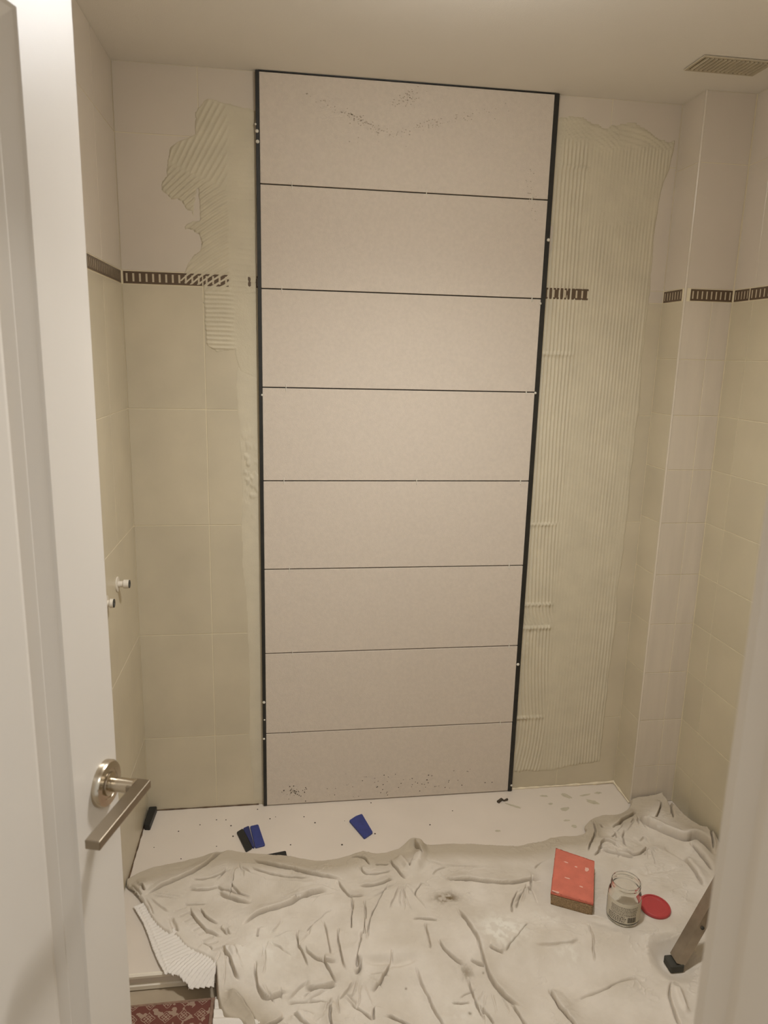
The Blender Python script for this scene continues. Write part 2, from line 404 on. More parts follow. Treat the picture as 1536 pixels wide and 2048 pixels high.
# ------------------------------------------------------------------ shower tray
tp = [(0, 0), (0, TRAY_Y + .002), (RWX, TRAY_Y + .002), (RWX, CD), (CX, CD), (CX, 0)]
tray = empty('shower_tray', (.9, -.35, FZ), 'cream low shower tray under the tiled walls, scattered with mortar smears', 'shower tray')
MB().prism(tp, -.030, 0.0).build('tray_base', MT['tray'], tray)
MB().box((0.002, TRAY_Y - .006, -.013), (RWX - .002, TRAY_Y + .006, .0015), .004).build('front_lip', MT['tray_lip'], tray)
MB().box((0.002, TRAY_Y - .006, FZ + .001), (RWX - .002, TRAY_Y + .03, -.030), .003).box((.002, TRAY_Y + .006, -.031), (RWX - .002, TRAY_Y + .03, -.008)).build('plinth', MT['tray_lip'], tray)
def bead(pts, r, m, name):
    b = MB(); P_ = []
    for (a, c) in zip(pts[:-1], pts[1:]):
        n = max(2, int(math.dist(a, c) / .02))
        for i in range(n): P_.append(tuple(a[k] + (c[k] - a[k]) * i / n for k in range(3)))
    P_.append(pts[-1]); b.tube(P_, [r * random.uniform(.45, 1.3) for _ in P_], 8); return b.build(name, m, tray, smooth=True)
bead([(1.34, -.003, .002), (1.66, -.003, .004), (CX - .003, -.003, .006), (CX - .003, CD, .004)], .005, MT['seal'], 'silicone_bead')
bead([(.02, -.0015, .001), (.24, -.0015, .001), (.39, -.0015, .001)], .0032, MT['mould'], 'stained_joint')
bead([(.0015, -.05, .001), (.0015, -.2, .001), (.0015, -.36, .001)], .0028, MT['mould'], 'stained_joint')
def blob(cx, cy, a, b_, rot, z0, t, n=18, jag=.25):
    poly = []
    for k in range(n):
        th = 2 * PI * k / n; r_ = 1 + random.uniform(-jag, jag)
        x, y = a * r_ * math.cos(th), b_ * r_ * math.sin(th)
        poly.append((cx + x * math.cos(rot) - y * math.sin(rot), cy + x * math.sin(rot) + y * math.cos(rot)))
    return MB().prism(poly, z0, z0 + t)
for px, py, a, b_, rot in ((1133, 1592, .022, .010, -.9), (1186, 1604, .026, .011, -.6), (1129, 1618, .018, .010, .3), (1101, 1608, .010, .006, 0), (1088, 1592, .014, .006, -.2), (1028, 1612, .03, .006, -.6), (1148, 1653, .010, .008, 0), (1170, 1590, .02, .005, .2), (1196, 1586, .014, .006, .1), (1134, 1641, .012, .005, 0), (996, 1662, .010, .006, 0)):
    p = fl(px, py); blob(p[0], p[1], a, b_, rot, -.0005, .0008).build('mortar_smear', MT['smear'], tray)
# crumbs on the tray
b = MB()
for px, py in ((452, 1640), (462, 1652), (456, 1704), (433, 1693), (433, 1640), (608, 1634), (630, 1646), (689, 1642), (581, 1690), (551, 1634), (308, 1695), (466, 1673), (515, 1619), (742, 1606), (750, 1668), (684, 1690), (362, 1718), (540, 1560 + 78), (400, 1650), (357, 1663), (860, 1650), (905, 1622)):
    p = fl(px, py); s_ = random.uniform(.0009, .0032); b.box((p[0] - s_, p[1] - s_ * .7, -.0002), (p[0] + s_, p[1] + s_ * .8, s_ * .9), s_ * .3)
tag(b.build('mortar_crumbs', MT['speck'], rel=(.6, -.15, 0)), 'tiny dark crumbs scattered over the cream shower tray', 'crumbs', kind='stuff')
p1, p2, p3, p4 = fl(996, 1606), fl(1003, 1601), fl(1008, 1603), fl(1015, 1601)
tag(MB().tube([(q[0], q[1], .004 + .002 * (i % 2)) for i, q in enumerate((p1, p2, p3, p4))], [.006, .005, .003, .004], 8).build('silicone_scrap', MT['speck'], rel=(p2[0], p2[1], 0), smooth=True),
    'dark curled scrap of silicone on the tray by the panel foot', 'scrap')

# ------------------------------------------------------------------ feature panel of large tiles
PL, PR, PF = .4166, 1.3266, -.015
zj = [.894 + .303 * (4 - i) for i in range(7)]
zr = [2.414] + zj + [.002]
panel = empty('feature_tiling', ((PL + PR) / 2, -.006, 0), 'tall central panel of eight wide pale textured tiles edged in black', 'tile panel')
back = MB().box((PL - .001, R, .001), (PR + .001, -.0045, H - .001)).build('joint_shade_backer', MT['black'], panel)  # black sheet added behind the tiles, its colour standing for shade in the joints
for i in range(8):
    z1, z0 = zr[i], zr[i + 1]; j = random.uniform(-.0006, .0006)
    o = MB().box((PL + .003, -.0050, z0 + .0018), (PR - .003, PF + j, z1 - .0018), .0008).build('tile', MT['panel'], panel)
    if i == 7: o['label'] = 'lowest tile with pitted chips along its foot'
    if i == 0: o['label'] = 'top tile with a scuffed grey stain'
def edge(x0, x1):
    b = MB(); n = 40
    b.box((x0, R, .002), (x1, PF - .0015, H - .002), .001)
    return b
edge(PL - .0085, PL + .003).build('edge_trim', MT['black'], panel)
edge(PR - .003, PR + .0125).build('edge_trim', MT['black'], panel)
MB().box((PL, -.005, H - .0038), (PR, PF - .001, H - .0005)).build('edge_trim', MT['black'], panel)
# spacer stubs in the joints and blobs of adhesive on the trims
for i in range(7):
    for px_, dx in ((PL + random.uniform(.06, .10), 0), (PR - random.uniform(.03, .06), 0)) + (((.93, 0),) if i in (0, 3) else ()):
        MB().box((px_ - .0012, -.008, zj[i] - .011), (px_ + .0012, PF - .0025, zj[i] + .011), .0006).build('spacer_clip', MT['nick'], panel)
for (sx, px_, py_) in ((0, 511, 248), (0, 514, 262), (0, 515, 283), (0, 524, 790), (1, 1097, 480), (1, 1081, 607), (1, 1071, 786), (1, 1036, 1329), (0, 528, 1405), (0, 529, 1440), (0, 528, 1478), (1, 1023, 1571)):
    p = at(px_, py_, 1, PF - .002); s_ = random.uniform(.003, .006)
    MB().lathe([(s_, 0), (s_ * .8, s_ * .5), (s_ * .3, s_ * .8)], (p[0], PF - .001, p[2]), 8, axis=(0, -1, 0)).build('adhesive_blob', MT['nick'], panel, smooth=True)
# pits in the bottom tile and the scuffed band of the top one
def pits(n, cx, cz, sx, sz, ang=0):
    b = MB()
    for _ in range(n):
        a, c = random.gauss(0, sx), random.gauss(0, sz)
        x = cx + a * math.cos(ang) - c * math.sin(ang); z = cz + a * math.sin(ang) + c * math.cos(ang); s_ = random.uniform(.0008, .002)
        if not (PL + .01 < x < PR - .01 and .006 < z < 2.405): continue
        b.box((x - s_, PF - .0008, z - s_ * .7), (x + s_, PF + .0005, z + s_ * .7))
    return b
b = pits(40, .52, .05, .02, .010); b2 = pits(70, .86, .06, .2, .03)
pt = MB(); pt.add(b.v, b.f); pt.add(b2.v, b2.f)
pt.build('chip_marks', MT['speck'], panel)['kind'] = 'stuff'
pt = MB()
for (n, cx, cz, sx, sz, a_) in ((90, .72, 2.30, .07, .006, -.35), (90, .93, 2.30, .10, .008, .25), (50, .86, 2.37, .03, .012, .6), (26, 1.27, 2.13, .01, .04, .2)):
    q = pits(n, cx, cz, sx, sz, a_); pt.add(q.v, q.f)
pt.build('scuff_marks', material('scuff', srgb(172, 158, 138), .9), panel)['kind'] = 'stuff'

# ------------------------------------------------------------------ tile adhesive combed on the wall
def wall_field(name, x0, x1, z0, z1, dx, dz, fn, m, parent, lift=.0006):
    xs = np.arange(x0, x1 + dx / 2, dx); zs = np.arange(z0, z1 + dz / 2, dz)
    X, Z = np.meshgrid(xs, zs); Hh = fn(X, Z); ok = Hh > 0
    V = np.stack([X, -np.where(ok, Hh, 0) + lift * (~ok), Z], -1).reshape(-1, 3)
    ny, nx = X.shape; I = np.arange(ny * nx).reshape(ny, nx)
    F = np.stack([I[:-1, :-1], I[:-1, 1:], I[1:, 1:], I[1:, :-1]], -1)
    any_ = ok[:-1, :-1] | ok[:-1, 1:] | ok[1:, 1:] | ok[1:, :-1]
    F = F[any_]
    used = np.zeros(len(V), bool); used[F.ravel()] = True; mp = np.cumsum(used) - 1
    return np_mesh(name, V[used], mp[F], m, parent)
def sstep(a, b, x): t = np.clip((x - a) / (b - a), 0, 1); return t * t * (3 - 2 * t)
def comb(ph, pitch, sharp=1.0): return (0.5 + 0.5 * np.cos(2 * PI * ph / pitch)) ** sharp

def right_adh(X, Z):
    wob = .004 * (fbm(X * 9, Z * 5, 3) - .5)
    xr = X - (PR + .012)
    # long straight strokes
    hR = .0019 * comb(X + .006 * (fbm(X * 3, Z * 1.4, 8) - .5) - .01 * Z + .0035 * (fbm(X * 22, Z * 5, 28) - .5), .0118, 1.3) * np.clip(2.2 * fbm(X * 9, Z * 1.8, 11) - .55, .12, 1.3)
    # left strip, lifted in short overlapping strokes with curled ends
    brk = [2.4, 2.215, 1.630, 1.045, .745, .655, .30, .05]
    hL = np.zeros_like(X)
    for k in range(len(brk) - 1):
        zt, zb = brk[k], brk[k + 1]; t = np.clip((zt - Z) / (zt - zb), 0, 1)
        bend = [0, .0, .004, .006, .03, .022, .028][k] * (t ** 2.2) * (1 if k != 6 else -1)
        msk = (Z <= zt) & (Z > zb)
        edge_ = np.exp(-((zt - Z) / .008) ** 2) * (fbm(X * 90, Z * 60, 21 + k) * .011)
        hL = np.where(msk, .0034 * comb(X - bend + .003 * k + wob, .0128, 1.4) + edge_, hL)
    wL = 1 - sstep(.095, .125, xr + .02 * (fbm(Z * 6, Z * 0 + 2, 5) - .5))
    h = hL * wL + hR * (1 - wL)
    # top zone: arcs
    cx, cz = 1.60, 1.95
    arc = .0044 * comb(np.hypot((X - 1.43) * 1.0, (Z - 2.16)) + wob, .0135, 1.3)
    arc2 = .0040 * comb(X * .55 + Z * .9 + wob * 1.5 + .03 * np.sin(X * 14), .0135, 1.2)
    wt = sstep(2.26, 2.30, Z + .05 * (fbm(X * 10, Z * 2, 14) - .5))
    h = h * (1 - wt) + np.where(X < 1.55, arc * .6 + arc2 * .5, arc2) * wt
    horiz = .004 * comb(Z + .006 * np.sin(X * 60), .0125, 1.4)
    wh = (1 - sstep(.022, .034, xr)) * sstep(2.18, 2.21, Z) * (1 - sstep(2.33, 2.36, Z))
    h = h * (1 - wh) + horiz * wh
    # smoothed skim patch with a rough lower rim
    wsm = sstep(1.44, 1.50, X) * sstep(2.035 + .02 * (X - 1.5) / .2, 2.05 + .02 * (X - 1.5) / .2, Z + .015 * (fbm(X * 30, Z * 8, 31) - .5)) * (1 - sstep(2.17, 2.26, Z))
    h = h * (1 - .75 * wsm) + .0012 * wsm * fbm(X * 40, Z * 25, 12)
    h += .0030 * np.exp(-((Z - 2.045 - .02 * (X - 1.5)) / .006) ** 2) * sstep(1.45, 1.49, X) * fbm(X * 50, Z * 50, 9)
    # lumps low on the left
    lump = np.exp(-(((X - PR - .035) / .028) ** 2 + ((Z - .60) / .07) ** 2)); h += .006 * lump * fbm(X * 90, Z * 60, 40)
    h += .0012 + .0012 * (fbm(X * 60, Z * 40, 17) - .5)
    # scraped thin over the border strip so that the brown shows between ridges
    sc = np.exp(-((Z - 1.823) / .022) ** 4) * (1 - sstep(1.485, 1.50, X)); h -= .0046 * sc * (1.0 - .35 * comb(X + .002, .0196, 1))
    h -= np.where((Z < 1.80) & (Z > 1.55) & (xr < .02), .002 * fbm(X * 50, Z * 9, 6), 0)
    # outline
    top = 2.345 + .012 * np.sin((X - 1.34) * 30) - .03 * sstep(1.55, 1.72, X) + .012 * (fbm(X * 40, X * 0, 51) - .5)
    rgt = 1.697 + .016 * (fbm(Z * 9, Z * 0, 52) - .5) + .035 * sstep(2.1, 2.3, Z) + .010 * sstep(.6, 1.2, Z) - .012 * (1 - sstep(.1, .5, Z))
    bot = .072 + .012 * (fbm(X * 30, X * 0, 53) - .5) + .02 * sstep(1.45, 1.7, X)
    d = np.minimum(np.minimum(top - Z, rgt - X), Z - bot) / .006
    bare = in_poly(X, Z, [(1.338, 2.03), (1.352, 2.03), (1.352, 1.96), (1.342, 1.93), (1.338, 1.96)])
    h = np.where(bare, -1, h)
    return np.where(d > 0, h * np.clip(d, .0, 1) ** .5 + .0003, -1)
adr = wall_field('combed_adhesive', PR + .0125, 1.742, .05, 2.375, .0018, .0055, right_adh, MT['adhesive'], wall_back)
adr['kind'] = 'stuff'

def W5(x, y): p = at(300 + x / 3.529, 180 + y / 3.529, 1, 0); return (p[0], p[2])
lpoly = [W5(*q) for q in ((740, 150), (560, 100), (440, 72), (400, 58), (340, 130), (320, 170), (318, 310), (280, 335), (200, 362), (145, 410), (125, 500), (122, 600), (80, 670), (95, 720), (120, 735), (150, 772), (190, 770), (225, 790), (262, 850), (300, 860), (305, 925), (262, 955), (245, 985), (300, 985), (350, 1020), (367, 1080), (355, 1140), (300, 1180), (275, 1230), (245, 1280), (215, 1345), (250, 1368), (380, 1378), (384, 1500), (390, 1700), (400, 1800), (470, 1850), (600, 1830), (610, 1900), (640, 1990), (760, 2040))]
bare_l = [W5(*q) for q in ((330, 700), (346, 690), (356, 925), (302, 928), (312, 800))]
def left_adh(X, Z):
    wob = .004 * (fbm(X * 10, Z * 10, 4) - .5)
    th1, th2 = math.radians(62), math.radians(33)
    p_up = -X * math.sin(th1) + Z * math.cos(th1) + .5 * (X - .2) ** 2 + wob
    p_mid = -X * math.sin(th2) + Z * math.cos(th2) + 1.1 * (X - .28) ** 2 + wob
    zz = Z + .4 * (X - .24)
    wmid = 1 - sstep(2.10, 2.13, zz)
    h = (.0020 * comb(p_up, .0150, 1.5) + .0006) * (1 - wmid) + .0040 * comb(p_mid, .0150, 1.6) * wmid
    wlow = 1 - sstep(1.785, 1.80, Z)
    h = h * (1 - wlow) + .0028 * comb(Z + .01 * (X - .3) + wob, .0135, 1.5) * wlow * (1 - sstep(.31, .345, X))
    flat = sstep(.315, .330, X + .01 * (fbm(Z * 8, Z * 0, 7) - .5)) * (1 - wlow)
    h = h * (1 - flat) + flat * (.0007 + .0012 * comb(Z + wob * 2, .016, 4) * fbm(X * 30, Z * 22, 19))
    h += .0009 + .0008 * (fbm(X * 70, Z * 70, 23) - .5)
    sc = np.exp(-((Z - 1.823) / .020) ** 4); h -= .0030 * sc * (1 - sstep(.30, .33, X)) + .0045 * sc * (1 - sstep(.0, .012, np.abs(X - .385))) * fbm(X * 90, Z * 60, 2)
    d = poly_dist(X, Z, lpoly, closed=True)[0] / .004
    jx = .009 * (fbm(X * 45, Z * 45, 33) - .5); jz = .009 * (fbm(X * 45, Z * 45, 34) - .5); h = h * (.6 + .8 * fbm(X * 14, Z * 14, 35))
    ok = in_poly(X + jx, Z + jz, lpoly) & ~in_poly(X, Z, bare_l)
    return np.where(ok, h * np.clip(d, 0, 1) ** .5 + .0003, -1)
adl = wall_field('combed_adhesive', .11, PL - .0085, 1.52, 2.35, .002, .0022, left_adh, MT['adhesive'], wall_back)
adl['kind'] = 'stuff'
def film(X, Z):                                                  # thin scraped skim down the left of the panel
    edge_ = .345 + .03 * (fbm(Z * 4, Z * 0, 61) - .5) + .02 * sstep(1.2, .6, Z)
    h = .0006 + .0003 * fbm(X * 60, Z * 30, 62)
    rub = np.exp(-(((X - .375) / .035) ** 2 + ((Z - 1.22 + (X - .375) * 1.5) / .11) ** 2)); h = h + .0035 * rub * (fbm(X * 70, Z * 55, 63) > .56)
    return np.where((X > edge_) & (Z > .01), h * np.clip((X - edge_) / .01, 0, 1) + .0002, -1)
fi = wall_field('scraped_adhesive', .32, PL - .0085, .01, 1.56, .0024, .005, film, MT['adhesive_pale'], wall_back); fi['kind'] = 'stuff'

# ------------------------------------------------------------------ pipe stubs on the left wall
def stub(y, z, L_, r_, label):
    e_ = empty('pipe_stub', (0, y, z), label, 'pipe fitting')
    MB().lathe([(0.001, 0.0002), (r_ * 1.7, .0002), (r_ * 1.7, .003), (r_ * 1.1, .004)], (0, y, z), 24, axis=(1, 0, 0)).build('collar', MT['white_pl'], e_, smooth=True)
    MB().lathe([(r_ * .72, .002), (r_ * .72, L_ * .55), (r_, L_ * .56), (r_, L_)], (0, y, z), 24, axis=(1, 0, 0)).build('sleeve', MT['white_pl'], e_, smooth=True)
    MB().lathe([(r_ * .9, L_ - .0005), (r_ * .92, L_ + .002), (r_ * .45, L_ + .0022), (r_ * .4, L_ - .001)], (0, y, z), 24, axis=(1, 0, 0)).build('screw_end', MT['rubber'], e_, smooth=True)
stub(-.275, .935, .034, .013, 'short white pipe stub on the left wall, the nearer to the corner')
stub(-.415, .925, .02, .013, 'pipe stub half hidden by the door edge on the left wall')

# ------------------------------------------------------------------ door
A = math.radians(16.5); DN = Vector((math.cos(A), -math.sin(A), 0)); DD = Vector((math.sin(A), math.cos(A), 0)); D0 = Vector((.246, -1.495, 1.052))
def dp(u, n, z): q = D0 + DD * u + DN * n; return (q.x, q.y, z)
DE, DH_ = .036, -.640                                            # free edge and hinge edge along the door
DB, DT = FZ + .008, 1.985
PU0, PU1, PZ0, PZ1 = DH_ + .11, -.065, .16, 1.93
b = MB()
rings = [(0, 0), (.003, -.0025), (.022, -.0125), (.0245, -.0115), (.043, -.0210), (.0465, -.0205), (.054, -.006), (.062, -.003)]
def ring_pts(ins, n):
    return [dp(PU0 + ins, n, PZ0 + ins), dp(PU1 - ins, n, PZ0 + ins), dp(PU1 - ins, n, PZ1 - ins), dp(PU0 + ins, n, PZ1 - ins)]
vs = [dp(DH_, 0, DB), dp(DE - .002, 0, DB), dp(DE - .002, 0, DT), dp(DH_, 0, DT)]
for ins, n in rings: vs += ring_pts(ins, n)
fs = [tuple((4 * k + i, 4 * k + (i + 1) % 4, 4 * k + 4 + (i + 1) % 4, 4 * k + 4 + i)) for k in range(len(rings)) for i in range(4)]
k = 4 * len(rings); fs.append((k, k + 1, k + 2, k + 3))
kb = len(vs); vs += [dp(DH_, -.036, DB), dp(DE, -.036, DB), dp(DE, -.036, DT), dp(DH_, -.036, DT), dp(DE, -.002, DB), dp(DE, -.002, DT)]
fs += [(kb, kb + 3, kb + 2, kb + 1), (kb + 4, kb + 5, 2, 1), (kb + 1, kb + 2, kb + 5, kb + 4), (0, 3, kb + 3, kb), (0, kb, kb + 1, kb + 4, 1), (3, 2, kb + 5, kb + 2, kb + 3)]
b.add(vs, fs)
door = struct(b.build('door_1', MT['door'], rel=tuple(D0 + DD * DH_ - Vector((0, 0, 1.052)))))
nx = tuple(DN)
handle = MB().lathe([(.001, 0), (.0305, 0), (.0305, .006), (.0285, .009), (.020, .0095), (.019, .008), (.0155, .008), (.015, .011), (.0105, .012)], tuple(D0), 48, axis=nx).build('door_handle', MT['chrome'], door, smooth=True)
MB().tube([tuple(D0 + DN * .010), tuple(D0 + DN * .043)], .0095, 24).build('handle_neck', MT['chrome'], handle, smooth=True)
# mitred flat lever
def lp(u, n, z): q = D0 + DD * u + DN * n; return (q.x, q.y, q.z + z)
b = MB(); hz = .0058
poly = [(.011, .046), (.011, .0685), (-.128, .0685), (-.128, .0475), (-.011, .0475), (-.011, .040), (.006, .040)]
poly = [(.0105, .036), (.0105, .061), (-.117, .061), (-.117, .0425), (-.0105, .0425), (-.0105, .036)]
n = len(poly); vs = [lp(u, q, -hz) for u, q in poly] + [lp(u, q, hz) for u, q in poly]
b.add(vs, [tuple(range(n))[::-1], tuple(range(n, 2 * n))] + [(i, (i + 1) % n, n + (i + 1) % n, n + i) for i in range(n)])
lev = b.build('lever', MT['chrome_s'], handle)
bv = lev.modifiers.new('soft_edges', 'BEVEL'); bv.width = .0012; bv.segments = 2

# door frame: jamb lining with stop, on both sides and the head
def jamb(name, x_in, sgn):
    b = MB(); X0 = x_in; 
    prof = [(.006, WF + .012), (0, WF + .004), (0, WF - .004), (.005, WF - .018), (.005, WF - .022), (-.001, WF - .028), (-.001, WF - .046), (-.015, WF - .05), (-.015, WF - .085), (0, WF - .09), (0, WF - .125), (.045, WF - .125), (.045, WF - .115), (.03, WF - .112), (.03, WF + .001), (.058, WF + .001), (.058, WF + .012)]
    poly = [(X0 + sgn * p[0], p[1]) for p in prof]
    b.prism(poly, FZ, OH)
    return struct(b.build(name, MT['jamb']))
jamb('trim_1', OX1, 1); jamb('trim_2', OX0 - .02, -1)
struct(MB().box((OX0 - .05, WF - .125, OH), (OX1 + .058, WF + .012, OH + .045), .003).build('trim_3', MT['jamb']))

# ------------------------------------------------------------------ ceiling light and vent
cl = empty('ceiling_light', LAMP, 'round opal ceiling light just above the top edge of the view', 'ceiling light')
MB().lathe([(.001, -.0005), (.165, -.0005), (.165, -.018), (.158, -.022)], LAMP, 48).build('base_ring', MT['white_pl'], cl, smooth=True)
MB().lathe([(.150, -.020), (.158, -.05), (.155, -.085), (.140, -.108), (.09, -.122), (.001, -.128)], LAMP, 48).build('diffuser', MT['lamp'], cl, smooth=True)
vx0, vx1, vy0, vy1 = 1.605, 1.815, -.372, -.270
vent = empty('ceiling_vent', ((vx0 + vx1) / 2, (vy0 + vy1) / 2, H), 'louvred extractor vent on the ceiling above the column', 'vent')
b = MB(); zf = H - .001
b.box((vx0, vy0, zf), (vx1, vy0 + .008, H - .005), .001).box((vx0, vy1 - .008, zf), (vx1, vy1, H - .005), .001).box((vx0, vy0 + .008, zf), (vx0 + .008, vy1 - .008, H - .005), .001).box((vx1 - .008, vy0 + .008, zf), (vx1, vy1 - .008, H - .005), .001)
b.build('frame', MT['vent'], vent)
MB().box((vx0 + .004, vy0 + .004, H - .0005), (vx1 - .004, vy1 - .004, H - .002)).build('cavity', MT['dark'], vent)
for i in range(15):
    x = vx0 + .014 + i * .0130
    b = MB(); v_ = [(x, vy0 + .008, H - .0022), (x + .0055, vy0 + .008, H - .0065), (x + .0065, vy0 + .008, H - .0055), (x + .001, vy0 + .008, H - .0015)]
    v2 = [(a, vy1 - .008, c) for a, _, c in v_]
    b.add(v_ + v2, [(0, 1, 2, 3), (7, 6, 5, 4), (0, 4, 5, 1), (1, 5, 6, 2), (2, 6, 7, 3), (3, 7, 4, 0)]).build('slat', MT['vent'], vent)

# ------------------------------------------------------------------ plastic packers on the tray
def packer(pts, m, label, th=.006, z=.0005, world=False):
    P_ = [tuple(p) for p in pts] if world else [tuple(fl(*p)[:2]) for p in pts]
    c = (sum(p[0] for p in P_) / len(P_), sum(p[1] for p in P_) / len(P_))
    # clockwise fix and rounded corners
    a_ = sum(P_[i][0] * P_[(i + 1) % len(P_)][1] - P_[(i + 1) % len(P_)][0] * P_[i][1] for i in range(len(P_)))
    if a_ < 0: P_ = P_[::-1]
    rp = []
    for i in range(len(P_)):
        p, q, r_ = P_[i - 1], P_[i], P_[(i + 1) % len(P_)]
        for t in (.06, ): 
            l1 = math.dist(p, q); l2 = math.dist(q, r_); k = .003
            rp.append((q[0] + (p[0] - q[0]) * k / l1, q[1] + (p[1] - q[1]) * k / l1)); rp.append((q[0] + (r_[0] - q[0]) * k / l2, q[1] + (r_[1] - q[1]) * k / l2))
    o = MB().prism(rp, z, z + th, .0008).build('plastic_packer', m, rel=(c[0], c[1], z))
    return tag(o, label, 'packer')
packer([(.006, -.006), (.033, -.006), (.026, -.112), (.006, -.108)], MT['blackp'], 'black plastic packer in the left corner of the tray', .02, world=True)
s6 = 4.389; k6 = lambda x, y: (430 + x / s6, 1560 + y / s6)
packer([k6(190, 470), k6(243, 438), k6(328, 606), k6(272, 638)], MT['blackp'], 'black plastic packer lying against two blue ones')
packer([k6(246, 436), k6(297, 414), k6(348, 600), k6(331, 606)], MT['navy'], 'narrow navy packer between the black and the bright blue one')
packer([k6(308, 418), k6(380, 402), k6(440, 582), k6(354, 604)], MT['blue'], 'blue packer with white scuffs, right of the navy one')
packer([k6(1176, 368), k6(1236, 328), k6(1290, 309), k6(1386, 472), k6(1310, 524)], MT['blue'], 'blue plastic packer lying alone on the tray in front of the panel')
packer([k6(432, 668), k6(622, 630), k6(632, 676), k6(452, 722)], MT['blackp'], 'black plastic packer mostly covered by the drop cloth edge', .004)
for (x, y) in ((320, 482), (390, 520), (384, 515)):
    p = fl(*k6(x, y)); 

# ------------------------------------------------------------------ drop cloth
def cA(x, y): return fl(240 + x / 3.072, 1680 + y / 3.072)[:2]
def cB(x, y): return fl(700 + x / 3.072, 1660 + y / 3.072)[:2]
def cC(x, y): return fl(1100 + x / 4.267, 1580 + y / 4.267)[:2]
def cD(x, y): return fl(1300 + x / 5.886, 1700 + y / 5.886, -.03)[:2]
def cE(x, y): return fl(960 + x / 2.667, 1500 + y / 2.667)[:2]
def L_(f, *p): return [tuple(f(*q)) for q in p]
edge_pts = L_(cA, (25, 272), (120, 218), (230, 178), (330, 158), (430, 138), (560, 110), (630, 86), (670, 78), (760, 92), (900, 108), (1030, 115), (1140, 140), (1250, 147), (1310, 140), (1400, 113), (1490, 90)) + \
    L_(cB, (80, 152), (190, 172), (300, 135), (380, 112), (440, 95), (460, 122), (600, 106), (760, 108), (950, 120), (1040, 118), (1100, 100), (1180, 90), (1240, 56), (1420, 50), (1450, 20)) + \
    L_(cC, (280, 340), (330, 285), (365, 262), (450, 235), (560, 245), (630, 215), (690, 150)) + [(1.748, -.142), (1.921, -.142), (1.921, -1.15), (.50, -1.15)] + \
    L_(cA, (850, 1250), (800, 1130), (740, 1062), (645, 1040), (598, 975), (587, 850), (580, 770), (480, 715), (400, 680), (340, 602), (290, 600), (200, 520), (150, 415), (100, 350), (40, 300))
GX = np.arange(-.01, 1.922, .0019); GY = np.arange(-1.16, -.12, .0019)
X, Y = np.meshgrid(GX, GY)
# irregular coordinates so that edges are not ruler straight
ed = smooth_line(edge_pts, 2)
inside = in_poly(X, Y, ed) & (X > .002)
EDs = np.full(X.shape, 9.)
EDs = poly_dist(X, Y, ed, closed=True)[0]
Zc = np.zeros_like(X); SX = np.zeros_like(X); SY = np.zeros_like(X)
def crease(pts, h=.014, w=.022, side='L', g=.006, gw=.0028, fade=.12):
    global Zc
    g = g * 2.8; gw = gw * 1.05; h = h * 1.15; w = w * .8; fade = max(fade, .22)
    pts = smooth_line(pts, 3)
    a = np.array(pts); m_ = .12
    ix = np.where((GX > a[:, 0].min() - m_) & (GX < a[:, 0].max() + m_))[0]; iy = np.where((GY > a[:, 1].min() - m_) & (GY < a[:, 1].max() + m_))[0]
    if len(ix) == 0 or len(iy) == 0: return
    sl = (slice(iy[0], iy[-1] + 1), slice(ix[0], ix[-1] + 1)); x = X[sl]; y = Y[sl]
    x = x + .004 * (vnoise(X[sl] * 60, Y[sl] * 60, 90) - .5); y = y + .004 * (vnoise(X[sl] * 60, Y[sl] * 60, 91) - .5)
    D, S, T = poly_dist(x, y, pts)
    end = sstep(0, fade, T) * (1 - sstep(1 - fade, 1, T)) + 1e-9
    s = D * S
    if side == 'R': s = -s
    if side == 'B': up_ = h * np.exp(-D / w) * sstep(0, .004, D)
    elif side == 'S': up_ = h * np.exp(-(D / w) ** 2); g = 0                 # soft ridge (h < 0: soft valley)
    else: up_ = h * (np.exp(-np.maximum(s, 0) / w) * sstep(-.001, .004, s)) + .25 * h * np.exp(-np.maximum(-s, 0) / w) * sstep(.002, .01, -s)
    Zc[sl] += (up_ - g * np.exp(-(D / gw) ** 2)) * end
    if side in 'LR':                                             # the raised side laps over the low one
        gy, gx = np.gradient(s, GY[1] - GY[0], GX[1] - GX[0]); gl = np.hypot(gx, gy) + 1e-6
        k = min(.0045, .2 * h + .15 * g) * np.exp(-((s - .006) / .006) ** 2) * end
        SX[sl] -= gx / gl * k; SY[sl] -= gy / gl * k
def CA(*p, **k): crease(L_(cA, *p), **k)
def CB(*p, **k): crease(L_(cB, *p), **k)
def CC(*p, **k): crease(L_(cC, *p), **k)
def CE(*p, **k): crease(L_(cE, *p), **k)
CA((140, 372), (250, 320), (350, 268), (430, 235), (480, 205), (545, 160), (610, 100), (665, 82), h=.016, w=.03, g=.008)
CA((800, 135), (860, 165), (1000, 200), (1100, 220), (1170, 245), (1300, 262), (1385, 283), h=.014, w=.03, g=.008)
CA((720, 150), (740, 210), (775, 245), (870, 262), (892, 290), (960, 295), (1100, 318), (1250, 330), (1370, 340), h=.016, side='R', g=.008)
CA((790, 190), (850, 215), (920, 235), (1000, 255), (1090, 262), (1180, 262), h=.008, w=.012)
CA((420, 330), (540, 335), (620, 310), h=.01)
CA((590, 305), (640, 340), (690, 350), (760, 375), (815, 375), h=.012, w=.014)
CA((690, 290), (720, 345), (765, 375), h=.008, w=.012)
CA((600, 350), (680, 390), (760, 415), (815, 408), h=.018, w=.016, g=.010, gw=.004)
CA((745, 555), (830, 490), (900, 470), (1000, 440), (1090, 405), (1180, 370), (1300, 345), h=.020, w=.03, g=.010)
CA((425, 440), (460, 510), (510, 570), (560, 600), (632, 628), h=.014, w=.014)
CA((490, 450), (530, 505), (602, 545), h=.012, w=.012)
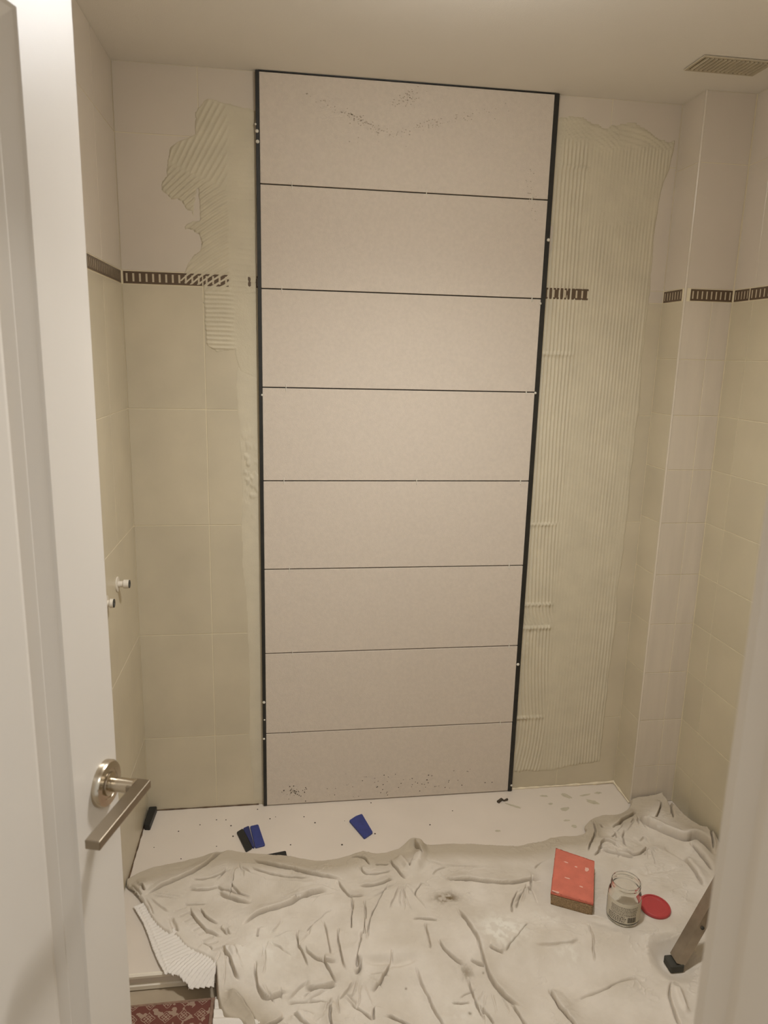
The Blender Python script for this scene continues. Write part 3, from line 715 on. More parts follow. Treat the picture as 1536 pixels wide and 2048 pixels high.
CA((440, 265), (520, 270), (600, 245), (680, 205), h=.007, w=.012)
CA((390, 425), (470, 425), (540, 415), h=.005, w=.012, g=.004)
CA((610, 555), (665, 612), h=.006, w=.01)
CA((655, 565), (680, 605), h=.005, w=.01)
CA((620, 680), (670, 740), (700, 810), (732, 870), h=.018, w=.022, g=.006, side='L')
CA((835, 760), (840, 870), (870, 930), (905, 950), (960, 930), (1040, 908), h=.014, w=.022, side='L', g=.008)
CA((640, 905), (700, 920), (760, 970), (800, 1020), (845, 1100), h=.02, w=.02, side='R')
CA((870, 1105), (940, 1070), (1012, 1030), h=.012, w=.018)
CA((1055, 1010), (1110, 1060), (1170, 1110), (1210, 1140), h=.01, w=.02, side='B')
CA((1090, 580), (1095, 670), (1140, 750), (1152, 800), h=.008, w=.014)
CA((1140, 605), (1210, 540), (1300, 450), h=.008, w=.014, side='R')
CA((1130, 680), (1170, 740), (1260, 775), (1345, 775), h=.008, w=.018)
CA((1245, 520), (1270, 650), (1292, 745), h=.007, w=.014, side='R')
CA((1340, 560), (1350, 700), (1388, 812), h=.010, w=.014)
CA((1250, 740), (1290, 820), (1337, 866), h=.014, w=.02)
CA((1337, 868), (1240, 890), (1130, 900), h=.014, w=.02, side='R', g=.008)
CA((1020, 960), (1120, 965), (1290, 962), h=.006, w=.012, side='R')
CA((1310, 940), (1290, 1000), (1290, 1080), (1325, 1140), h=.016, w=.022, side='B')
CA((1330, 280), (1370, 330), (1400, 368), (1440, 378), (1515, 365), h=.012, w=.018)
CA((1440, 390), (1440, 480), (1420, 570), h=.005, w=.01, g=.004)
CA((1500, 380), (1500, 560), (1470, 700), (1445, 802), h=.012, w=.014, side='R', g=.010)
CA((910, 640), (890, 720), (880, 800), h=.006, w=.02, g=.002)
CA((860, 560), (850, 620), h=.005, w=.01)
CA((1200, 560), (1130, 640), (1100, 700), h=.004, w=.012, g=.002)
CA((310, 500), (330, 570), (345, 600), h=.012, w=.012, side='R', g=.012, gw=.006)
CA((60, 300), (105, 325), (130, 368), h=.012, w=.010, side='R')
CA((110, 310), (135, 300), (160, 335), h=.014, w=.012, side='L')
CA((570, 700), (540, 680), (500, 660), h=.004, w=.02)
for i in range(9):                                               # short parallel crimps near the left hem
    CA((330 + 28 * i, 470 + 30 * i), (410 + 28 * i, 440 + 30 * i), h=.0025, w=.008, g=.0025, gw=.003)
# crop B
CB((540, 322), (620, 342), (750, 342), (860, 352), (960, 365), (1050, 350), (1130, 338), (1215, 325), h=.014, w=.04, g=.007)
CB((45, 370), (130, 372), (200, 355), (272, 325), h=.012, w=.02)
CB((240, 215), (280, 260), (320, 310), (350, 330), h=.014, w=.016, side='L', g=.008)
CB((0, 195), (85, 190), (125, 245), h=.010, w=.014)
CB((60, 240), (80, 295), (150, 305), (262, 275), h=.008, w=.014)
CB((150, 240), (240, 240), h=.006, w=.01)
CB((390, 125), (430, 180), (447, 212), h=.016, w=.012, side='L', g=.008)
CB((365, 280), (380, 230), (410, 190), h=.014, w=.012, side='R', g=.008)
CB((250, 345), (180, 470), (130, 570), (100, 720), h=.010, w=.014, side='L')
CB((80, 570), (95, 680), h=.006, w=.01)
CB((70, 640), (45, 800), (38, 862), h=.012, w=.014, side='L', g=.010)
CB((30, 880), (60, 860), (70, 800), h=.010, w=.010)
CB((450, 350), (410, 410), (395, 440), h=.005, w=.012)
CB((262, 750), (245, 830), (190, 910), (123, 966), h=.012, w=.018, side='R')
CB((60, 820), (170, 812), (250, 818), (340, 805), (440, 778), h=-.012, w=.014, side='S')
CB((405, 830), (430, 905), (470, 960), (510, 1050), (560, 1130), (612, 1195), h=.009, w=.018, side='B')
CB((640, 490), (700, 570), (760, 650), (800, 730), (830, 810), (870, 880), (930, 955), (1000, 1010), (1090, 1045), h=.015, w=.024, side='L', g=.010, gw=.0035)
CB((990, 1010), (1050, 1090), (1125, 1195), h=.009, w=.018, side='L')
CB((725, 880), (770, 990), (832, 1112), h=.008, w=.016)
CB((1230, 915), (1290, 1030), (1370, 1120), (1440, 1200), h=.012, w=.022, g=.007)
CB((215, 1080), (290, 1105), (370, 1145), (430, 1178), h=.009, w=.016)
CB((215, 1165), (330, 1195), h=.007, w=.014)
CB((945, 762), (1000, 710), (1060, 650), (1105, 590), h=.010, w=.014, side='R', g=.008)
CB((850, 738), (900, 752), (945, 764), h=.010, w=.012, g=.006)
CB((1130, 265), (1170, 215), (1240, 190), h=.008, w=.014)
CB((1180, 280), (1242, 278), h=.006, w=.010)
CB((380, 575), (480, 575), (545, 592), h=.005, w=.018)
CB((460, 600), (490, 700), (492, 755), h=.005, w=.018)
CB((540, 700), (600, 780), (705, 828), h=.009, w=.022)
CB((740, 800), (835, 825), h=.005, w=.014)
CB((810, 1030), (892, 1142), h=.006, w=.014)
CB((630, 1005), (740, 1010), h=.004, w=.014)
CB((1120, 720), (1250, 718), (1432, 690), h=.005, w=.022, g=.002)
CB((460, 210), (560, 245), (760, 258), (840, 250), h=.006, w=.02, g=.002)
CB((500, 310), (530, 275), (600, 250), h=.005, w=.012, g=.003)
CB((1040, 400), (1000, 470), (990, 540), h=.005, w=.014)
CB((1085, 360), (1060, 430), (1020, 520), h=.005, w=.014)
CB((1115, 310), (1110, 420), h=.005, w=.010)
CB((0, 1030), (60, 1060), (150, 1110), h=.009, w=.016)
CB((160, 1030), (150, 1110), h=.008, w=.014)
CB((10, 430), (25, 560), (5, 640), h=.007, w=.014)
# right pile
CC((320, 560), (360, 470), (387, 400), (370, 330), (345, 280), h=.014, w=.012, side='B', g=.008)
CC((368, 605), (420, 540), (432, 465), (520, 470), (592, 542), h=.014, w=.014, side='L', g=.008)
CC((425, 540), (520, 575), (640, 602), (725, 612), h=.016, w=.020, side='L', g=.008)
CC((520, 352), (590, 320), (610, 290), (690, 252), (705, 232), (755, 232), h=.020, w=.016, side='L', g=.010, gw=.004)
CC((740, 248), (790, 320), (870, 370), (960, 412), (1060, 462), (1150, 492), (1230, 468), (1310, 530), (1405, 632), h=.040, w=.05, side='L', g=.014, gw=.005)
CC((590, 540), (670, 582), (740, 595), (800, 552), (832, 520), h=.012, w=.025, side='L')
CC((520, 430), (560, 400), (572, 450), h=.010, w=.010)
CC((430, 320), (452, 352), h=.008, w=.008)
CC((1120, 600), (1230, 720), (1312, 862), h=.020, w=.022, side='L', g=.006, gw=.006)
CC((960, 518), (1060, 568), (1180, 650), h=-.010, w=.014, side='S')
CC((1180, 500), (1290, 600), (1385, 742), h=.016, w=.022, side='L', g=.008, gw=.006)
CC((900, 372), (970, 402), h=.008, w=.008)
CC((740, 752), (900, 722), (1080, 700), h=-.008, w=.016, side='S')
CC((960, 110), (1020, 180), (1052, 302), h=.012, w=.02, side='L', g=.006)
CC((830, 70), (905, 85), (965, 130), h=.010, w=.012, side='R', g=.004)
CC((885, 290), (930, 220), (935, 150), h=.014, w=.020, side='L', g=.006)
CC((1330, 400), (1345, 480), (1385, 600), h=.016, w=.014, side='B', g=.008)
CC((1040, 205), (1110, 205), h=.004, w=.008)
CC((640, 370), (620, 450), (650, 520), h=.006, w=.015)
CC((760, 480), (800, 430), (850, 490), h=.008, w=.018, g=.002)
# pleats fanning out of the bunched spots
def gather(f, c, a0, a1, n, r0, r1, h=.006, seed=0):
    r = random.Random(seed)
    for i in range(n):
        a = math.radians(a0 + (a1 - a0) * (i + r.uniform(.2, .8)) / n); l0 = r0 * r.uniform(.6, 1.2); l1 = r1 * r.uniform(.5, 1.1); bend = r.uniform(-.35, .35)
        pts = [(c[0] + t * math.cos(a + bend * t / r1), c[1] + t * math.sin(a + bend * t / r1)) for t in np.linspace(l0, l1, 5)]
        crease(L_(f, *pts), h=h * r.uniform(.6, 1.2), w=.011, side=r.choice('LR'), g=.0030 * r.uniform(.5, 1.1), gw=.0022, fade=.3)
gather(cB, (330, 325), 60, 150, 7, 40, 260, seed=1); gather(cA, (640, 640), 20, 110, 6, 60, 240, seed=2); gather(cA, (890, 640), -60, 120, 6, 50, 230, seed=3)
gather(cA, (700, 150), 10, 160, 7, 50, 260, h=.008, seed=4); gather(cA, (1380, 340), 150, 200, 5, 60, 420, h=.007, seed=5); gather(cB, (1100, 350), 70, 130, 5, 30, 180, seed=6)
gather(cC, (500, 460), -40, 60, 6, 60, 230, seed=7); gather(cC, (830, 500), 20, 110, 5, 40, 200, seed=8); gather(cA, (1340, 870), 20, 200, 6, 60, 300, seed=9)
gather(cB, (60, 870), 0, 150, 6, 50, 250, seed=10); gather(cA, (130, 350), 0, 70, 5, 60, 260, h=.006, seed=11); gather(cC, (740, 240), 40, 130, 5, 40, 180, seed=12)
gather(cA, (1000, 1010), -160, 90, 6, 60, 200, seed=13); gather(cB, (850, 900), 30, 160, 5, 60, 260, h=.004, seed=14)
CB((300, 150), (400, 115), (440, 150), (430, 240), (350, 320), h=.022, w=.020, side='S'); CB((280, 200), (330, 230), (360, 290), h=.014, w=.014, side='S')
# near the ladder
CE((510, 1290), (620, 1270), (740, 1212), (820, 1190), (900, 1195), h=.014, w=.022, side='R', g=.004, gw=.007)
CE((370, 1215), (400, 1290), (460, 1370), (555, 1465), h=.006, w=.018)
CE((540, 900), (640, 935), (760, 962), (1010, 955), h=-.010, w=.020, side='S')
CE((570, 940), (610, 1010), (612, 1110), h=.004, w=.018)
CE((560, 900), (700, 925), h=.006, w=.02, g=.003)
CE((1040, 1180), (1010, 1260), (1060, 1400), (1100, 1470), h=.014, w=.03, side='L', g=.004)
CE((1060, 1230), (1110, 1370), h=.010, w=.010, side='S')
# broad lie of the cloth
Zc += .010 * (fbm(X * 5, Y * 7, 70) - .35) + .005 * (fbm(X * 16 + 3 * Y, Y * 22, 71) - .4)
Zc += .0022 * (fbm(X * 55, Y * 70, 72) - .5)
wr = np.abs(fbm(X * 20 + 6 * Y, Y * 34 - 5 * X, 75) - .5); Zc += .003 * np.exp(-wr / .02) * sstep(.45, .62, fbm(X * 6, Y * 6, 76)) - .002
band = sstep(-.30, -.24, Y - .03 * np.sin(X * 7))
wallr = np.exp(-np.maximum(1.922 - X, 0) / .05) * .028 + np.exp(-np.maximum(-.142 - Y, 0) / .05) * sstep(1.70, 1.78, X) * .022
Zc = Zc + .016
Zc = Zc + wallr
sag = sstep(TRAY_Y + .010, TRAY_Y - .150, Y)
base = -.046 * sag
Zc = np.maximum(Zc, 0.002 + .0006 * fbm(X * 80, Y * 80, 73))
over = np.where(Y < TRAY_Y - .008, FZ + .003, .0022)             # never below what lies under
Zt = np.maximum(base + Zc * (1 + .2 * sag), over + .0)
Zt = np.maximum(Zt, np.where(Y > TRAY_Y - .012, .0035, -1))
# flatten under the things that stand on it
def pad(x0, y0, r_, z_):
    global Zt
    D = np.hypot(X - x0, Y - y0); k = 1 - sstep(r_, r_ + .05, D); Zt = Zt * (1 - k) + z_ * k
def pad_seg(a, c, r_, z_):
    global Zt
    D = poly_dist(X, Y, [a, c])[0]; k = 1 - sstep(r_, r_ + .05, D); Zt = Zt * (1 - k) + z_ * k
pad(1.4675, -.672, .042, .010); pad(1.5795, -.652, .044, .009); pad_seg((1.362, -.464), (1.322, -.604), .058, .010)
LF = (1.555, -.812); LX2 = 1.875; LY2 = -1.21
for q in ((LF[0], LF[1]), (LF[0], LY2)): pad(q[0], q[1], .026, FZ + .005)
rim = np.clip(EDs / .006, 0, 1) ** .5
low = np.where(Y < TRAY_Y - .008, FZ + .0006, .0012)
Zt = low + (Zt - low) * rim
ok = inside
ny, nx_ = X.shape; I = np.arange(ny * nx_).reshape(ny, nx_)
F = np.stack([I[:-1, :-1], I[:-1, 1:], I[1:, 1:], I[1:, :-1]], -1)
kq = ok[:-1, :-1] & ok[:-1, 1:] & ok[1:, 1:] & ok[1:, :-1]; F = F[kq]
# snap the staircase rim to the outline by relaxing boundary vertices
lim = np.clip(EDs / .02, 0, 1)
V = np.stack([np.clip(X + SX * lim, .002, 1.921), Y + SY * lim, Zt], -1).reshape(-1, 3)
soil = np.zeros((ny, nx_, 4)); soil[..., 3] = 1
def stain(ch, pt, a, b_, s=1.0, n=60, seed=1):
    d = ((X - pt[0]) / a) ** 2 + ((Y - pt[1]) / b_) ** 2
    soil[..., ch] = np.maximum(soil[..., ch], s * np.exp(-d) * (.4 + 1.2 * sstep(.35, .65, fbm(X * n, Y * n, seed))))
topband = poly_dist(X, Y, smooth_line(edge_pts[:46], 2))[0]
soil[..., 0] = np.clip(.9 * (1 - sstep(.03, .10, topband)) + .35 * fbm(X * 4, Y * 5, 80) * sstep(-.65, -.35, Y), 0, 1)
stain(1, cB(590, 450), .035, .02, .75, 90, 3); stain(1, cB(715, 860), .02, .02, .4, 90, 4); stain(1, cA(1465, 780), .008, .025, .4, 60, 5)
stain(1, cB(740, 1075), .004, .004, 1.0, 30, 6); stain(1, cB(345, 940), .003, .003, 1.0, 30, 6); stain(1, cB(545, 100), .05, .02, .25, 40, 8); stain(1, cB(820, 858), .003, .003, 1.0, 30, 6)
stain(2, cB(930, 640), .06, .05, .8, 70, 7); stain(2, cA(900, 700), .10, .06, .35, 50, 9); stain(2, cB(1340, 760), .03, .03, .5, 80, 10); stain(2, cB(700, 1060), .08, .04, .3, 60, 11); stain(2, cB(1220, 560), .05, .03, .35, 70, 12)
used = np.zeros(len(V), bool); used[F.ravel()] = True; mp = np.cumsum(used) - 1
oc = np.array([.95, -.6, 0])
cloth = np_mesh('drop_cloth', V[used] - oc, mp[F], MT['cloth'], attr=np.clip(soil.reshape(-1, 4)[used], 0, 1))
cloth.location = oc
tag(cloth, 'beige crumpled cotton drop cloth spread over the front of the shower tray', 'drop cloth')

# white pleated sheet showing at its lower left
def Zq(x, y, z=.004): return tuple(fl(230 + x / 6.4, 1780 + y / 6.4, z)[:2])
wp = [Zq(225, 225), Zq(290, 330), Zq(360, 450), Zq(420, 600), Zq(480, 780), Zq(560, 960), Zq(640, 1140, -.004), Zq(690, 1112, -.004), Zq(745, 1150, -.006), Zq(800, 1150, -.008), Zq(880, 1225, -.012), Zq(920, 1270, -.02), Zq(945, 1362, -.03), Zq(1275, 1352, -.035), Zq(1310, 1000, -.02), Zq(1330, 850, 0), Zq(1150, 780), Zq(900, 640), Zq(760, 520), Zq(560, 420), Zq(450, 250), Zq(380, 180)]
def sheet(poly, name, label, zf, step=.0018):
    a = np.array(poly); gx = np.arange(a[:, 0].min(), a[:, 0].max(), step); gy = np.arange(a[:, 1].min(), a[:, 1].max(), step)
    x, y = np.meshgrid(gx, gy); ins = in_poly(x, y, poly); z = zf(x, y); d = poly_dist(x, y, poly, closed=True)[0]
    ny, nx_ = x.shape; I = np.arange(ny * nx_).reshape(ny, nx_)
    F = np.stack([I[:-1, :-1], I[:-1, 1:], I[1:, 1:], I[1:, :-1]], -1); kq = ins[:-1, :-1] & ins[:-1, 1:] & ins[1:, 1:] & ins[1:, :-1]; F = F[kq]
    V = np.stack([x, y, z], -1).reshape(-1, 3); used = np.zeros(len(V), bool); used[F.ravel()] = True; mp = np.cumsum(used) - 1
    c = np.array([a[:, 0].mean(), a[:, 1].mean(), 0]); o = np_mesh(name, V[used] - c, mp[F], MT['white_cloth']); o.location = c
    so = o.modifiers.new('thickness', 'SOLIDIFY'); so.thickness = .0012; so.offset = 1
    return tag(o, label, 'cloth')
q0 = Zq(650, 1110); q1 = Zq(930, 860)
pa = math.atan2(q1[1] - q0[1], q1[0] - q0[0]); q2 = Zq(520, 760); q3 = Zq(780, 660); pb = math.atan2(q3[1] - q2[1], q3[0] - q2[0])
def wz(x, y):
    wA = sstep(.0, .03, -(y - Zq(700, 900)[1]) + .4 * (x - Zq(700, 900)[0]))
    pha = -x * math.sin(pa) + y * math.cos(pa) + .006 * (fbm(x * 20, y * 20, 3) - .5); phb = -x * math.sin(pb) + y * math.cos(pb) + .004 * (fbm(x * 20, y * 20, 4) - .5)
    saw = lambda p, t: ((p / t) % 1.0) ** 1.5
    z = .0065 * saw(pha, .0105) * wA + .005 * saw(phb, .012) * (1 - wA)
    D = poly_dist(x, y, [Zq(300, 250), Zq(430, 500), Zq(560, 800), Zq(660, 1090)])[0]
    z = z * sstep(.0, .006, D) + .002 * (1 - sstep(.004, .012, D))
    drop = sstep(TRAY_Y - .004, TRAY_Y - .075, y)
    return .0045 + z + .006 * (fbm(x * 9, y * 9, 5)) * sstep(0, .05, D) - .026 * drop
sheet(wp, 'pleated_sheet', 'white finely pleated cotton sheet poking out over the tray edge beside the rug', wz)
wp2 = [tuple(fl(x_, y_, -.03)[:2]) for x_, y_ in ((430, 1985), (428, 2020), (424, 2060), (540, 2075), (520, 2045), (490, 2028), (455, 2020), (436, 2000))]
def wz2(x, y):
    ph = y + .1 * x; return FZ + .012 + .008 * comb(ph + .012 * fbm(x * 10, y * 10, 6), .028, 1) + .004 * fbm(x * 30, y * 30, 8)
sheet(wp2, 'folded_sheet', 'white rumpled sheet end beyond the right edge of the rug, under the drop cloth', wz2, .0022)

# ------------------------------------------------------------------ rug
def rug_material():
    m = bpy.data.materials.new('patterned_red_wool'); m.use_nodes = True; nt = m.node_tree; N = nt.nodes; L = nt.links; b = N['Principled BSDF']
    b.inputs['Roughness'].default_value = .95; b.inputs['Specular IOR Level'].default_value = .1
    tc = N.new('ShaderNodeNewGeometry')
    mp_ = N.new('ShaderNodeMapping'); mp_.inputs['Scale'].default_value = (23, 23, 23); mp_.inputs['Location'].default_value = (.32, .15, 0); L.new(tc.outputs['Position'], mp_.inputs['Vector'])
    # diamond medallions: fold into cells, L1 rings
    sp = N.new('ShaderNodeSeparateXYZ'); L.new(mp_.outputs['Vector'], sp.inputs[0])
    def mth(op, a, b_=None):
        n = N.new('ShaderNodeMath'); n.operation = op
        for i, v in enumerate((a, b_)):
            if v is None: continue
            if isinstance(v, (int, float)): n.inputs[i].default_value = v
            else: L.new(v, n.inputs[i])
        return n.outputs[0]
    nz = N.new('ShaderNodeTexNoise'); nz.inputs['Scale'].default_value = 70; L.new(tc.outputs['Position'], nz.inputs['Vector'])
    jit = mth('MULTIPLY', mth('SUBTRACT', nz.outputs['Fac'], .5), .25)
    fx = mth('ABSOLUTE', mth('SUBTRACT', mth('FRACT', sp.outputs[0]), .5)); fy = mth('ABSOLUTE', mth('SUBTRACT', mth('FRACT', sp.outputs[1]), .5))
    l1 = mth('ADD', mth('ADD', fx, fy), jit)
    ring = mth('FRACT', mth('MULTIPLY', l1, 5.5)); line = mth('LESS_THAN', ring, .38)
    star = mth('LESS_THAN', mth('ABSOLUTE', mth('SUBTRACT', mth('ADD', fx, mth('MULTIPLY', jit, .5)), fy)), .035)
    near = mth('LESS_THAN', l1, .42); pat = mth('MULTIPLY', mth('MAXIMUM', line, star), near)
    nz2 = N.new('ShaderNodeTexNoise'); nz2.inputs['Scale'].default_value = 48; L.new(tc.outputs['Position'], nz2.inputs['Vector'])
    pat2 = mth('MULTIPLY', mth('GREATER_THAN', nz2.outputs['Fac'], .56), mth('GREATER_THAN', l1, .38))
    m1 = N.new('ShaderNodeMix'); m1.data_type = 'RGBA'; m1.inputs[6].default_value = srgb(112, 70, 60); m1.inputs[7].default_value = srgb(158, 134, 114); L.new(mth('MAXIMUM', pat, pat2), m1.inputs[0])
    L.new(m1.outputs[2], b.inputs['Base Color'])
    n2 = N.new('ShaderNodeTexNoise'); n2.inputs['Scale'].default_value = 600; L.new(tc.outputs['Position'], n2.inputs['Vector'])
    bp = N.new('ShaderNodeBump'); bp.inputs['Strength'].default_value = .6; bp.inputs['Distance'].default_value = .002; L.new(n2.outputs['Fac'], bp.inputs['Height']); L.new(bp.outputs['Normal'], b.inputs['Normal'])
    return m
ra, rb = fl(262, 2004, FZ + .006), fl(432, 1994, FZ + .006)
rx1 = rb[0]; ry1 = rb[1]; rx0 = -.0 + .012; 
rug = empty('rug', (.15, ry1 - .25, FZ), 'dark red patterned wool rug on the floor in front of the tray', 'rug')
MB().box((rx0, ry1 - .62, FZ), (rx1 - .012, ry1 - .006, FZ + .006), .001).build('woven_field', rug_material(), rug)
MB().box((rx1 - .012, ry1 - .62, FZ), (rx1, ry1, FZ + .0065), .001).box((rx0, ry1 - .006, FZ), (rx1 - .012, ry1, FZ + .0065), .001).build('bound_edge', material('rug_binding', srgb(140, 112, 92), .95, .2, 80, .6, 500), rug)

# ------------------------------------------------------------------ sponge
sq = [(1.3565, -.417), (1.4565, -.490), (1.3765, -.665), (1.2685, -.606)]
se = empty('tile_sponge', (1.365, -.54, .010), 'thick sponge with a coral red face, lying on the drop cloth left of the jar', 'sponge')
def soft_block(poly, z0, z1, name, m, parent, n=26, amp=.0018, inset=.0, bul=.003, seed=1):
    import bmesh
    P_ = np.array(poly); s_ = np.linspace(0, 1, n); b = MB(); idx = {}
    def bil(u, v): return (P_[0] * (1 - u) + P_[1] * u) * (1 - v) + (P_[3] * (1 - u) + P_[2] * u) * v
    me = bpy.data.meshes.new(name); bm = bmesh.new(); bmesh.ops.create_grid(bm, x_segments=1, y_segments=1, size=1); bm.clear()
    nz_ = 7; cen = P_.mean(0); loc = {}
    def vert(i, j, k):
        if (i, j, k) in loc: return loc[(i, j, k)]
        u, v, t = i / (n - 1), j / (n - 1), k / (nz_ - 1)
        q = bil(u, v); z = z0 + (z1 - z0) * t
        # rounded edges and slight bulge at mid height
        e_ = (q - cen) * (1 + bul * 6 * (t * (1 - t)) - inset * (1 - t)); ed_ = min(u, 1 - u, v, 1 - v)
        q = cen + e_
        r_ = random.Random(hash((i, j, k, seed))); a = amp * (1 if k not in (0,) else .2)
        rr = .004 * max(0, 1 - ed_ * (n - 1) / 1.5)
        if k == nz_ - 1: z -= rr
        w_ = vert_new = bm.verts.new((q[0] + r_.uniform(-a, a), q[1] + r_.uniform(-a, a), z + (r_.uniform(-a, a) * .6 if k > 0 else 0)))
        loc[(i, j, k)] = w_; return w_
    for i in range(n - 1):
        for j in range(n - 1):
            for k in (0, nz_ - 1): bm.faces.new([vert(i, j, k), vert(i + 1, j, k), vert(i + 1, j + 1, k), vert(i, j + 1, k)])
    for k in range(nz_ - 1):
        for i in range(n - 1):
            for j in (0, n - 1): bm.faces.new([vert(i, j, k), vert(i + 1, j, k), vert(i + 1, j, k + 1), vert(i, j, k + 1)]); bm.faces.new([vert(j, i, k), vert(j, i + 1, k), vert(j, i + 1, k + 1), vert(j, i, k + 1)])
    bmesh.ops.recalc_face_normals(bm, faces=bm.faces)
    lw = parent.location
    for v in bm.verts: v.co -= lw
    bm.to_mesh(me); bm.free(); me.materials.append(m)
    for p in me.polygons: p.use_smooth = True
    o = bpy.data.objects.new(name, me); COL.objects.link(o); o.parent = parent; return o
soft_block(sq, .0105, .049, 'sponge_body', MT['sponge'], se, amp=.0014, inset=.04, seed=3)
soft_block(sq, .0485, .057, 'red_face', MT['red_foam'], se, amp=.0005, bul=0, seed=5)
for (u, v, a, b_) in ((.82, .28, .006, .009), (.3, .27, .007, .003), (.55, .3, .005, .003), (.12, .98, .01, .003), (.7, .72, .008, .002), (.36, .62, .008, .002)):
    P_ = np.array(sq); q = (P_[0] * (1 - u) + P_[1] * u) * (1 - v) + (P_[3] * (1 - u) + P_[2] * u) * v
    blob(q[0], q[1], a, b_, -.6, .0555, .0022, 10, .35).build('grout_spot', material('spot', srgb(228, 180, 162), .9) if 'spot' not in bpy.data.materials else bpy.data.materials['spot'], se)

# ------------------------------------------------------------------ jar and lid
jc = (1.4675, -.672, .0105)
jar = empty('glass_jar', jc, 'empty clear glass jar with a paper label, open, beside the sponge', 'jar')
prof = [(.001, 0), (.040, 0), (.0455, .003), (.0475, .010), (.0475, .075), (.046, .086), (.0415, .097), (.0400, .101), (.0400, .104), (.0418, .106), (.0418, .109), (.0402, .111), (.0402, .114), (.0415, .116), (.0408, .120), (.0385, .120), (.0380, .114), (.0382, .101), (.0440, .084), (.0455, .075), (.0455, .011), (.042, .005), (.001, .0045)]
MB().lathe(prof, jc, 56).build('glass_body', MT['glass'], jar, smooth=True)
aC = math.atan2(CAM[1] - jc[1], CAM[0] - jc[0])
def patch(a0, a1, z0, z1, r_, t=.0003, n=None):
    n = n or max(1, int(abs(a1 - a0) / .12)); v_ = []; f_ = []
    for i in range(n + 1):
        th = a0 + (a1 - a0) * i / n
        for (rr, z) in ((r_, z0), (r_, z1), (r_ + t, z1), (r_ + t, z0)): v_.append((jc[0] + rr * math.cos(th), jc[1] + rr * math.sin(th), jc[2] + z))
    for i in range(n):
        for k in range(4): f_.append((4 * i + k, 4 * i + (k + 1) % 4, 4 * i + 4 + (k + 1) % 4, 4 * i + 4 + k))
    f_ += [(0, 1, 2, 3), (4 * n + 3, 4 * n + 2, 4 * n + 1, 4 * n)]
    return v_, f_
b = MB(); b.add(*patch(aC - 1.25, aC + 1.45, .014, .077, .0477)); lb = b.build('paper_label', MT['label'], jar, smooth=True)
b = MB(); th = aC + .32
for i in range(14):
    w_ = random.choice((.012, .02, .03)); b.add(*patch(th, th + w_, .018, .035, .0481, n=1)); th += w_ + random.choice((.014, .022))
b.build('barcode', MT['ink'], lb)
b = MB()
for zrow in (.064, .060, .056, .052, .048, .043, .039):
    th = aC - .75 + random.uniform(0, .1)
    while th < aC + .85:
        w_ = random.uniform(.03, .12); b.add(*patch(th, th + w_, zrow, zrow + .0012, .0481, n=1)); th += w_ + .03
for zrow in (.018, .023, .028, .033):
    th = aC - .9
    while th < aC + .15: w_ = random.uniform(.03, .12); b.add(*patch(th, th + w_, zrow, zrow + .0022, .0481, n=1)); th += w_ + .04
b.build('small_print', MT['ink'], lb)['kind'] = 'stuff'
b = MB()                                                        # grains left in the bottom
for _ in range(240):
    r_ = .040 * math.sqrt(random.random()); t_ = random.uniform(0, 2 * PI); s_ = random.uniform(.0008, .0018); x, y, z = jc[0] + r_ * math.cos(t_), jc[1] + r_ * math.sin(t_), jc[2] + .0055 + random.uniform(0, .004) * (1 if r_ > .03 else .3)
    b.box((x - s_, y - s_, z - s_ * .3), (x + s_, y + s_, z + s_))
b.build('residue', MT['speck'], jar)['kind'] = 'stuff'

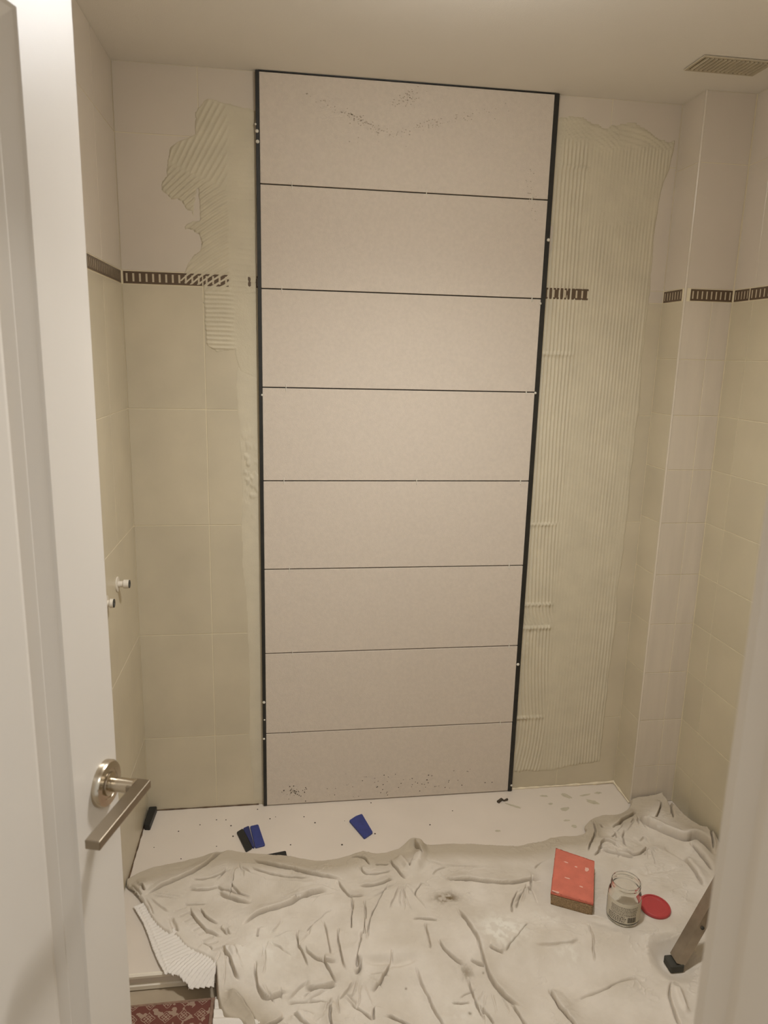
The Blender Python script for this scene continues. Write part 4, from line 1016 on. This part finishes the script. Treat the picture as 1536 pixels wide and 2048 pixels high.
ld = empty('jar_lid', (1.5795, -.652, .0095), 'round red screw lid lying on the drop cloth right of the jar', 'lid')
lo = MB().lathe([(.001, .0), (.042, .0), (.044, .002), (.044, .010), (.0425, .0115), (.038, .0115), (.0375, .0095), (.030, .0092), (.0295, .0088), (.001, .0088)], (1.5795, -.652, .0095), 56, axis=(.04, -.05, 1)).build('lid_shell', MT['red_lid'], ld, smooth=True)
b = MB(); b.lathe([(.0445, .0015), (.0452, .003), (.0452, .0085), (.0445, .0098), (.0438, .0098), (.0438, .0015)], (1.5795, -.652, .0095), 56, axis=(.04, -.05, 1), closed=True).build('grip_rim', MT['red_lid'], ld, smooth=True)

# ------------------------------------------------------------------ step ladder (its foot shows left of the jamb)
lad = empty('step_ladder', (1.72, -1.0, FZ + .005), 'aluminium step ladder leg with dark rubber foot, beside the right door frame', 'ladder')
# folded and leaning on the right wall: both stiles rise towards it
Z0 = FZ + .007; TOP = (1.890, .735)
dl = Vector((TOP[0] - LF[0], 0, TOP[1] - Z0)).normalized(); nl = Vector((-dl.z, 0, dl.x))
def stile(y, t0, t1, wn, wy, name, off=0.0):
    b = MB(); v_ = []
    o = Vector((LF[0], y, Z0)) - nl * off
    for t in (t0, t1):
        for (sn, sy) in ((-1, -1), (1, -1), (1, 1), (-1, 1)): v_.append(o + dl * t + nl * (sn * wn / 2) + Vector((0, sy * wy / 2, 0)))
    b.add(v_, [(0, 1, 2, 3), (7, 6, 5, 4), (0, 4, 5, 1), (1, 5, 6, 2), (2, 6, 7, 3), (3, 7, 4, 0)])
    return b.build(name, MT['alu'], lad)
LEN = .82
for y in (LF[1], LY2):
    leg = stile(y, .026, LEN, .028, .036, 'leg')
    MB().box((LF[0] - .019, y - .021, FZ + .0056), (LF[0] + .021, y + .021, FZ + .030), .003).build('rubber_foot', MT['rubber'], leg)
    q = Vector((LF[0], y - .018, Z0)) + dl * .15
    MB().lathe([(.005, 0), (.005, .003), (.002, .004)], tuple(q), 12, axis=(0, -1, 0)).build('rivet', MT['rubber'], leg)
for t in (.25, .47, .69):
    q = Vector((LF[0], 0, Z0)) + dl * t
    MB().box((q.x - .016, LY2 + .018, q.z - .012), (q.x + .03, LF[1] - .018, q.z + .012), .003).build('tread', MT['alu'], lad)
